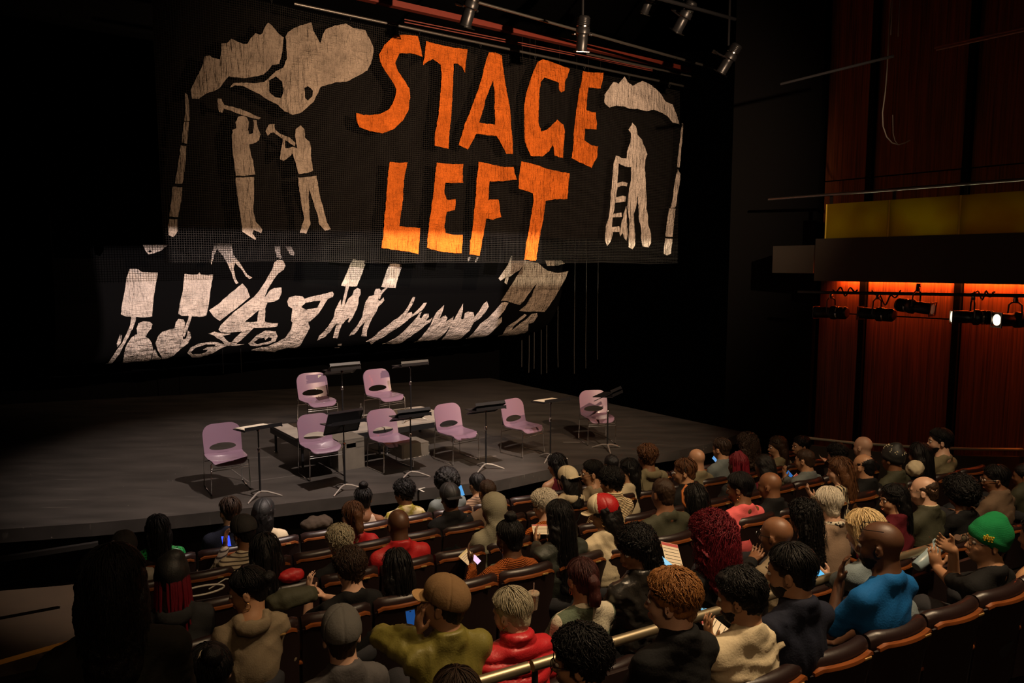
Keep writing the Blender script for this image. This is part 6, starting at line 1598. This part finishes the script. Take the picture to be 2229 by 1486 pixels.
# ------------------------------------------------------------------ things held
def item(name, u, v, row, dd, parts, label, cat, yaw=0, pitch=0, roll=0, group=None):
    P = at_d(u, v, ROWS[row][0] + dd); r = empty(name, P); r.rotation_euler = (Matrix.Rotation(ROWA, 3, 'Z') @ rotm(yaw, pitch, roll)).to_euler()
    for nm, mb, mt in parts: mb.build(nm, mt, r, smooth=(nm in ('shell', 'lid', 'cup_wall', 'straw', 'bottle_body')))
    return tag(r, label, cat, group)
def phone(u, v, row, dd, col, es, label, yaw=0, pitch=50, roll=0, w=.072, h=.148):
    sm = material('screen_%d_%d' % (u, v), tuple(c * .2 for c in col), .2, emit=col, es=es)
    return item('phone', u, v, row, dd, [('case', MB().box((0, 0, 0), (w, .009, h), None, .004), BLACK), ('screen', MB().box((0, -.0052, 0), (w * .9, .001, h * .93)), sm), ('camera_notch', MB().box((0, -.006, h * .42), (w * .16, .0008, .006)), BLACK)], label, 'phone', yaw, pitch, roll, 'phones lit in the audience')
phone(492, 1178, 'D', .72, (.02, .07, .9), 1.2, 'phone with a deep blue screen held by the dark grey cap', 20, 40, 10, .09, .12)
phone(1003, 1068, 'E', .9, (.10, .38, .8), .8, 'tall light blue phone before the person in the black cap', 0, 20, -12)
phone(895, 1352, 'Y', .9, (.02, .13, .5), .35, 'dark phone with a dim blue patch left of the tan cap', 0, 20, 0, .07, .15)
phone(1036, 1218, 'A', .80, (.85, .6, .9), 1.0, 'white lit phone held by the rust knit wearer', 10, 45, -24, .06, .085)
phone(1446, 1224, 'Y', .85, (.3, .65, .9), .9, 'light blue phone over a programme, right of the leather jacket', 0, 50, -30)
phone(1534, 1336, 'Z', .95, (.2, .5, .7), .7, 'light blue phone just showing right of the ginger hair', 0, 50, 20, .05, .08)
phone(1776, 1242, 'Z', .98, (.12, .50, .85), 1.0, 'bright blue phone held in both hands beside the navy fleece', 0, 45, -26, .07, .15)
phone(1772, 1060, 'A', 1.0, (.8, .92, 1), 1.6, 'large bright white phone held by the striped top', 0, 35, -22)
phone(1556, 1000, 'D', .85, (.08, .38, .8), .8, 'small blue lit phone beside the dark denim shirt', 0, 30, -30, .06, .10)
phone(1718, 1032, 'C', .95, (.03, .20, .6), .7, 'blue patterned phone beside the raised wrist watch', 0, 30, -30, .07, .10)
phone(1292, 1109, 'A', .75, (.15, .45, .8), .8, 'light blue phone under the bill of the red and white cap', 0, 40, -10, .07, .09)
phone(1485, 1050, 'C', .72, (.01, .06, .3), .5, 'dim blue phone before the person with the headband', 0, 50, -50, .07, .10)
def flyer(u, v, row, dd, w, h, label, yaw, pitch, roll, head=(.45, .08, .08), n=5):
    mb = MB(); mb.box((0, 0, 0), (w, .003, h)); tx = MB(); hd = MB().box((0, -.0022, h * .42), (w * .98, .0008, h * .13))
    for k in range(n): tx.box((0, -.0022, h * (.24 - .145 * k)), (w * .9, .0008, h * .012 + .001))
    return item('programme', u, v, row, dd, [('sheet', mb, material('programme_paper', (.72, .62, .48), .7)), ('printed_rule', tx, BLACK), ('coloured_header', hd, material('flyer_head_%d' % int(head[0] * 100), head, .6))], label, 'programme', yaw, pitch, roll, 'printed programmes in hands')
flyer(1018, 1212, 'A', .84, .12, .12, 'yellowish leaflet held beside the white lit phone', 0, 50, -30, (.6, .5, .25), 3)
flyer(1178, 1152, 'A', .95, .17, .11, 'ruled programme with red heading by the very long black hair', -10, 55, 8)
flyer(1463, 1207, 'Y', .98, .16, .22, 'ruled programme under the light blue phone, left of the burgundy curls', 10, 50, 28)
flyer(1745, 1048, 'A', 1.08, .09, .22, 'narrow ruled programme left of the large white phone', 0, 45, -20)
flyer(1560, 1366, 'Z', .95, .11, .24, 'programme held below the hand of the cream shirt', 0, 50, -32)
# iced drink, flask
P_ = [('cup_wall', MB().lathe([(.026, 0), (.030, .02), (.038, .10), (.041, .105)], 18), material('cup_plastic', (.75, .65, .5), .1, trans=.7, spec=.8)), ('drink', MB().lathe([(.024, .004), (.033, .06), (.001, .061)], 16), material('iced_coffee', (.45, .25, .12), .3)),
      ('lid', MB().lathe([(.042, .104), (.042, .112), (.036, .118), (.001, .119)], 18), material('cup_plastic', (.75, .65, .5), .1)), ('straw', MB().tube([(0, 0, .03), (.004, 0, .18)], .003, 6), material('straw_pink', (.55, .38, .32), .5))]
item('iced_drink', 1161, 1325, 'Y', .55, P_, 'clear iced drink with a straw, between the grey hair and checked sweater', 'cup')
FL = material('flask_blue_grey', (.24, .32, .36), .35)
ax = Matrix.Rotation(math.radians(0), 3, 'X')
item('flask', 1996, 1232, 'Z', .78, [('bottle_body', MB().lathe([(.034, -.01), (.043, .0), (.045, .06), (.046, .17), (.040, .19), (.036, .20)], 24), FL), ('lid', MB().lathe([(.040, .195), (.041, .20), (.041, .245), (.036, .25), (.001, .251)], 24).lathe([(.012, .25), (.012, .258), (.001, .259)], 12), FL),
      ('handle', MB().tube([(-.038, 0, .22), (-.06, 0, .235), (-.062, 0, .262), (-.03, 0, .27), (-.01, 0, .255)], .006, 8), FL), ('straw', MB().tube([(-.10, 0, .23), (-.05, 0, .245)], .004, 6), METAL)], 'large blue grey flask held up by the green beanie wearer', 'bottle', -15, 20, 62)
p_ = item('drink_can', 2082, 1172, 'Z', .60, [('shell', MB().lathe([(.020, -.05), (.026, -.045), (.026, .035), (.022, .045), (.021, .047)], 18), material('can_bronze', (.22, .14, .10), .3, metal=.6))], 'small bronze can at the lips of the green beanie wearer', 'can', 40, 0, -60)
# red stool back and bags
def soft(name, u, v, row, dd, r3, mat, label, cat, seed=1, R=None):
    c = at_d(u, v, ROWS[row][0] + dd); fl_ = Field([axis(-r3[0] - .06, r3[0] + .06, .014), axis(-r3[1] - .06, r3[1] + .06, .014), axis(-r3[2] - .06, r3[2] + .06, .014)])
    fl_.ell((0, 0, 0), r3, k=.02); fl_.ell((r3[0] * .4, 0, -r3[2] * .3), (r3[0] * .6, r3[1] * .9, r3[2] * .7), k=.04); fl_.ell((-r3[0] * .4, 0, -r3[2] * .35), (r3[0] * .55, r3[1] * .9, r3[2] * .65), k=.04)
    o = link(name, fl_.mesh(name, lambda V: waves(V, seed, 40, .010) + waves(V, seed + 1, 90, .004)), None, mat); o.location = c; o.rotation_euler = (0, 0, ROWA); return tag(o, label, cat)
soft('folded_jacket', 636, 1298, 'A', .10, (.17, .08, .06), SAGE, 'green grey jacket draped on the seat right of the tan hoodie', 'jacket', 3)
soft('red_vest', 634, 1250, 'C', .03, (.10, .05, .05), RED, 'red quilted vest hung on the seat beside the denim jacket', 'vest', 5)
soft('folded_coat', 690, 1136, 'E', .5, (.18, .10, .07), fab('umber', (.045, .032, .022)), 'brown coat heaped on a front row seat, left of the red top', 'coat', 7)
soft('pale_bundle', 1992, 1018, 'A', .06, (.09, .08, .09), CRM, 'crumpled cream cloth on the seat edge beside the very long black hair', 'cloth', 9)
c = at_d(455, 1290, ROWS['C'][0] - .02)
mb = MB(); mb.tube([c + W * (.16 * math.cos(a) - .05) + Vector((0, 0, .03 + .035 * math.sin(a))) for a in np.linspace(0, 6.28, 16)], .008, 6, False)
mb.tube([c + W * .0 + Vector((0, 0, .03)), c + W * .12 + Vector((0, 0, .085)), c + W * .20 + Vector((0, 0, .07))], .005, 6); tag(mb.build('headphones', material('silver_plastic', (.45, .43, .38), .3)), 'silver headphones lying on a seat top left of the tan hoodie', 'headphones')

# ------------------------------------------------------------------ rail in front of the nearest row
RB = material('satin_brass', (.36, .30, .20), .42, metal=.9)
rail = empty('guard_rail', hall(0, 3.2, row_floor('Z'))); tag(rail, 'thick satin metal rail running in front of the nearest row', 'rail')
RIV = Matrix.Translation(-rail.location)
A_ = at_d(1060, 1482, 3.2); B_ = at_d(1420, 1368, 3.2); dr = (B_ - A_); dr.z = 0; dr.normalize(); zr_ = (A_.z + B_.z) / 2
def rp(t, z): q = hall(t, 3.2, z); return q
tA = A_.dot(W) - .6; tB = row_t('Z', 2260) + 1.0
for k in range(6):
    t0_, t1_ = tA + (tB - tA) * k / 6, tA + (tB - tA) * (k + 1) / 6
    o = MB().tube([rp(t0_ + .012, zr_), rp(t1_ - .012, zr_)], .030, 16).build('rail_tube', RB); o.parent = rail; o.matrix_parent_inverse = RIV
    o = MB().tube([rp(t0_ + .03, row_floor('Y') - .0), rp(t0_ + .03, zr_)], .018, 10).build('rail_post', IRON); o.parent = rail; o.matrix_parent_inverse = RIV
o = MB().box((rp((tA + tB) / 2, (row_floor('Y') + zr_ - .18) / 2)), (tB - tA, .03, zr_ - .18 - row_floor('Y')), Matrix.Rotation(ROWA, 3, 'Z')).build('rail_panel', BACKP, None, False); o.parent = rail; o.matrix_parent_inverse = RIV
o = copy_tree(seat0); o.location = hall(row_t('Z', 2200) - .5, 1.25, row_floor('Z') + .17); o.rotation_euler = (0, 0, ROWA - .35); tag(o, 'maroon seat with wooden arm just inside the bottom right corner', 'theatre seat', 'maroon theatre seats')
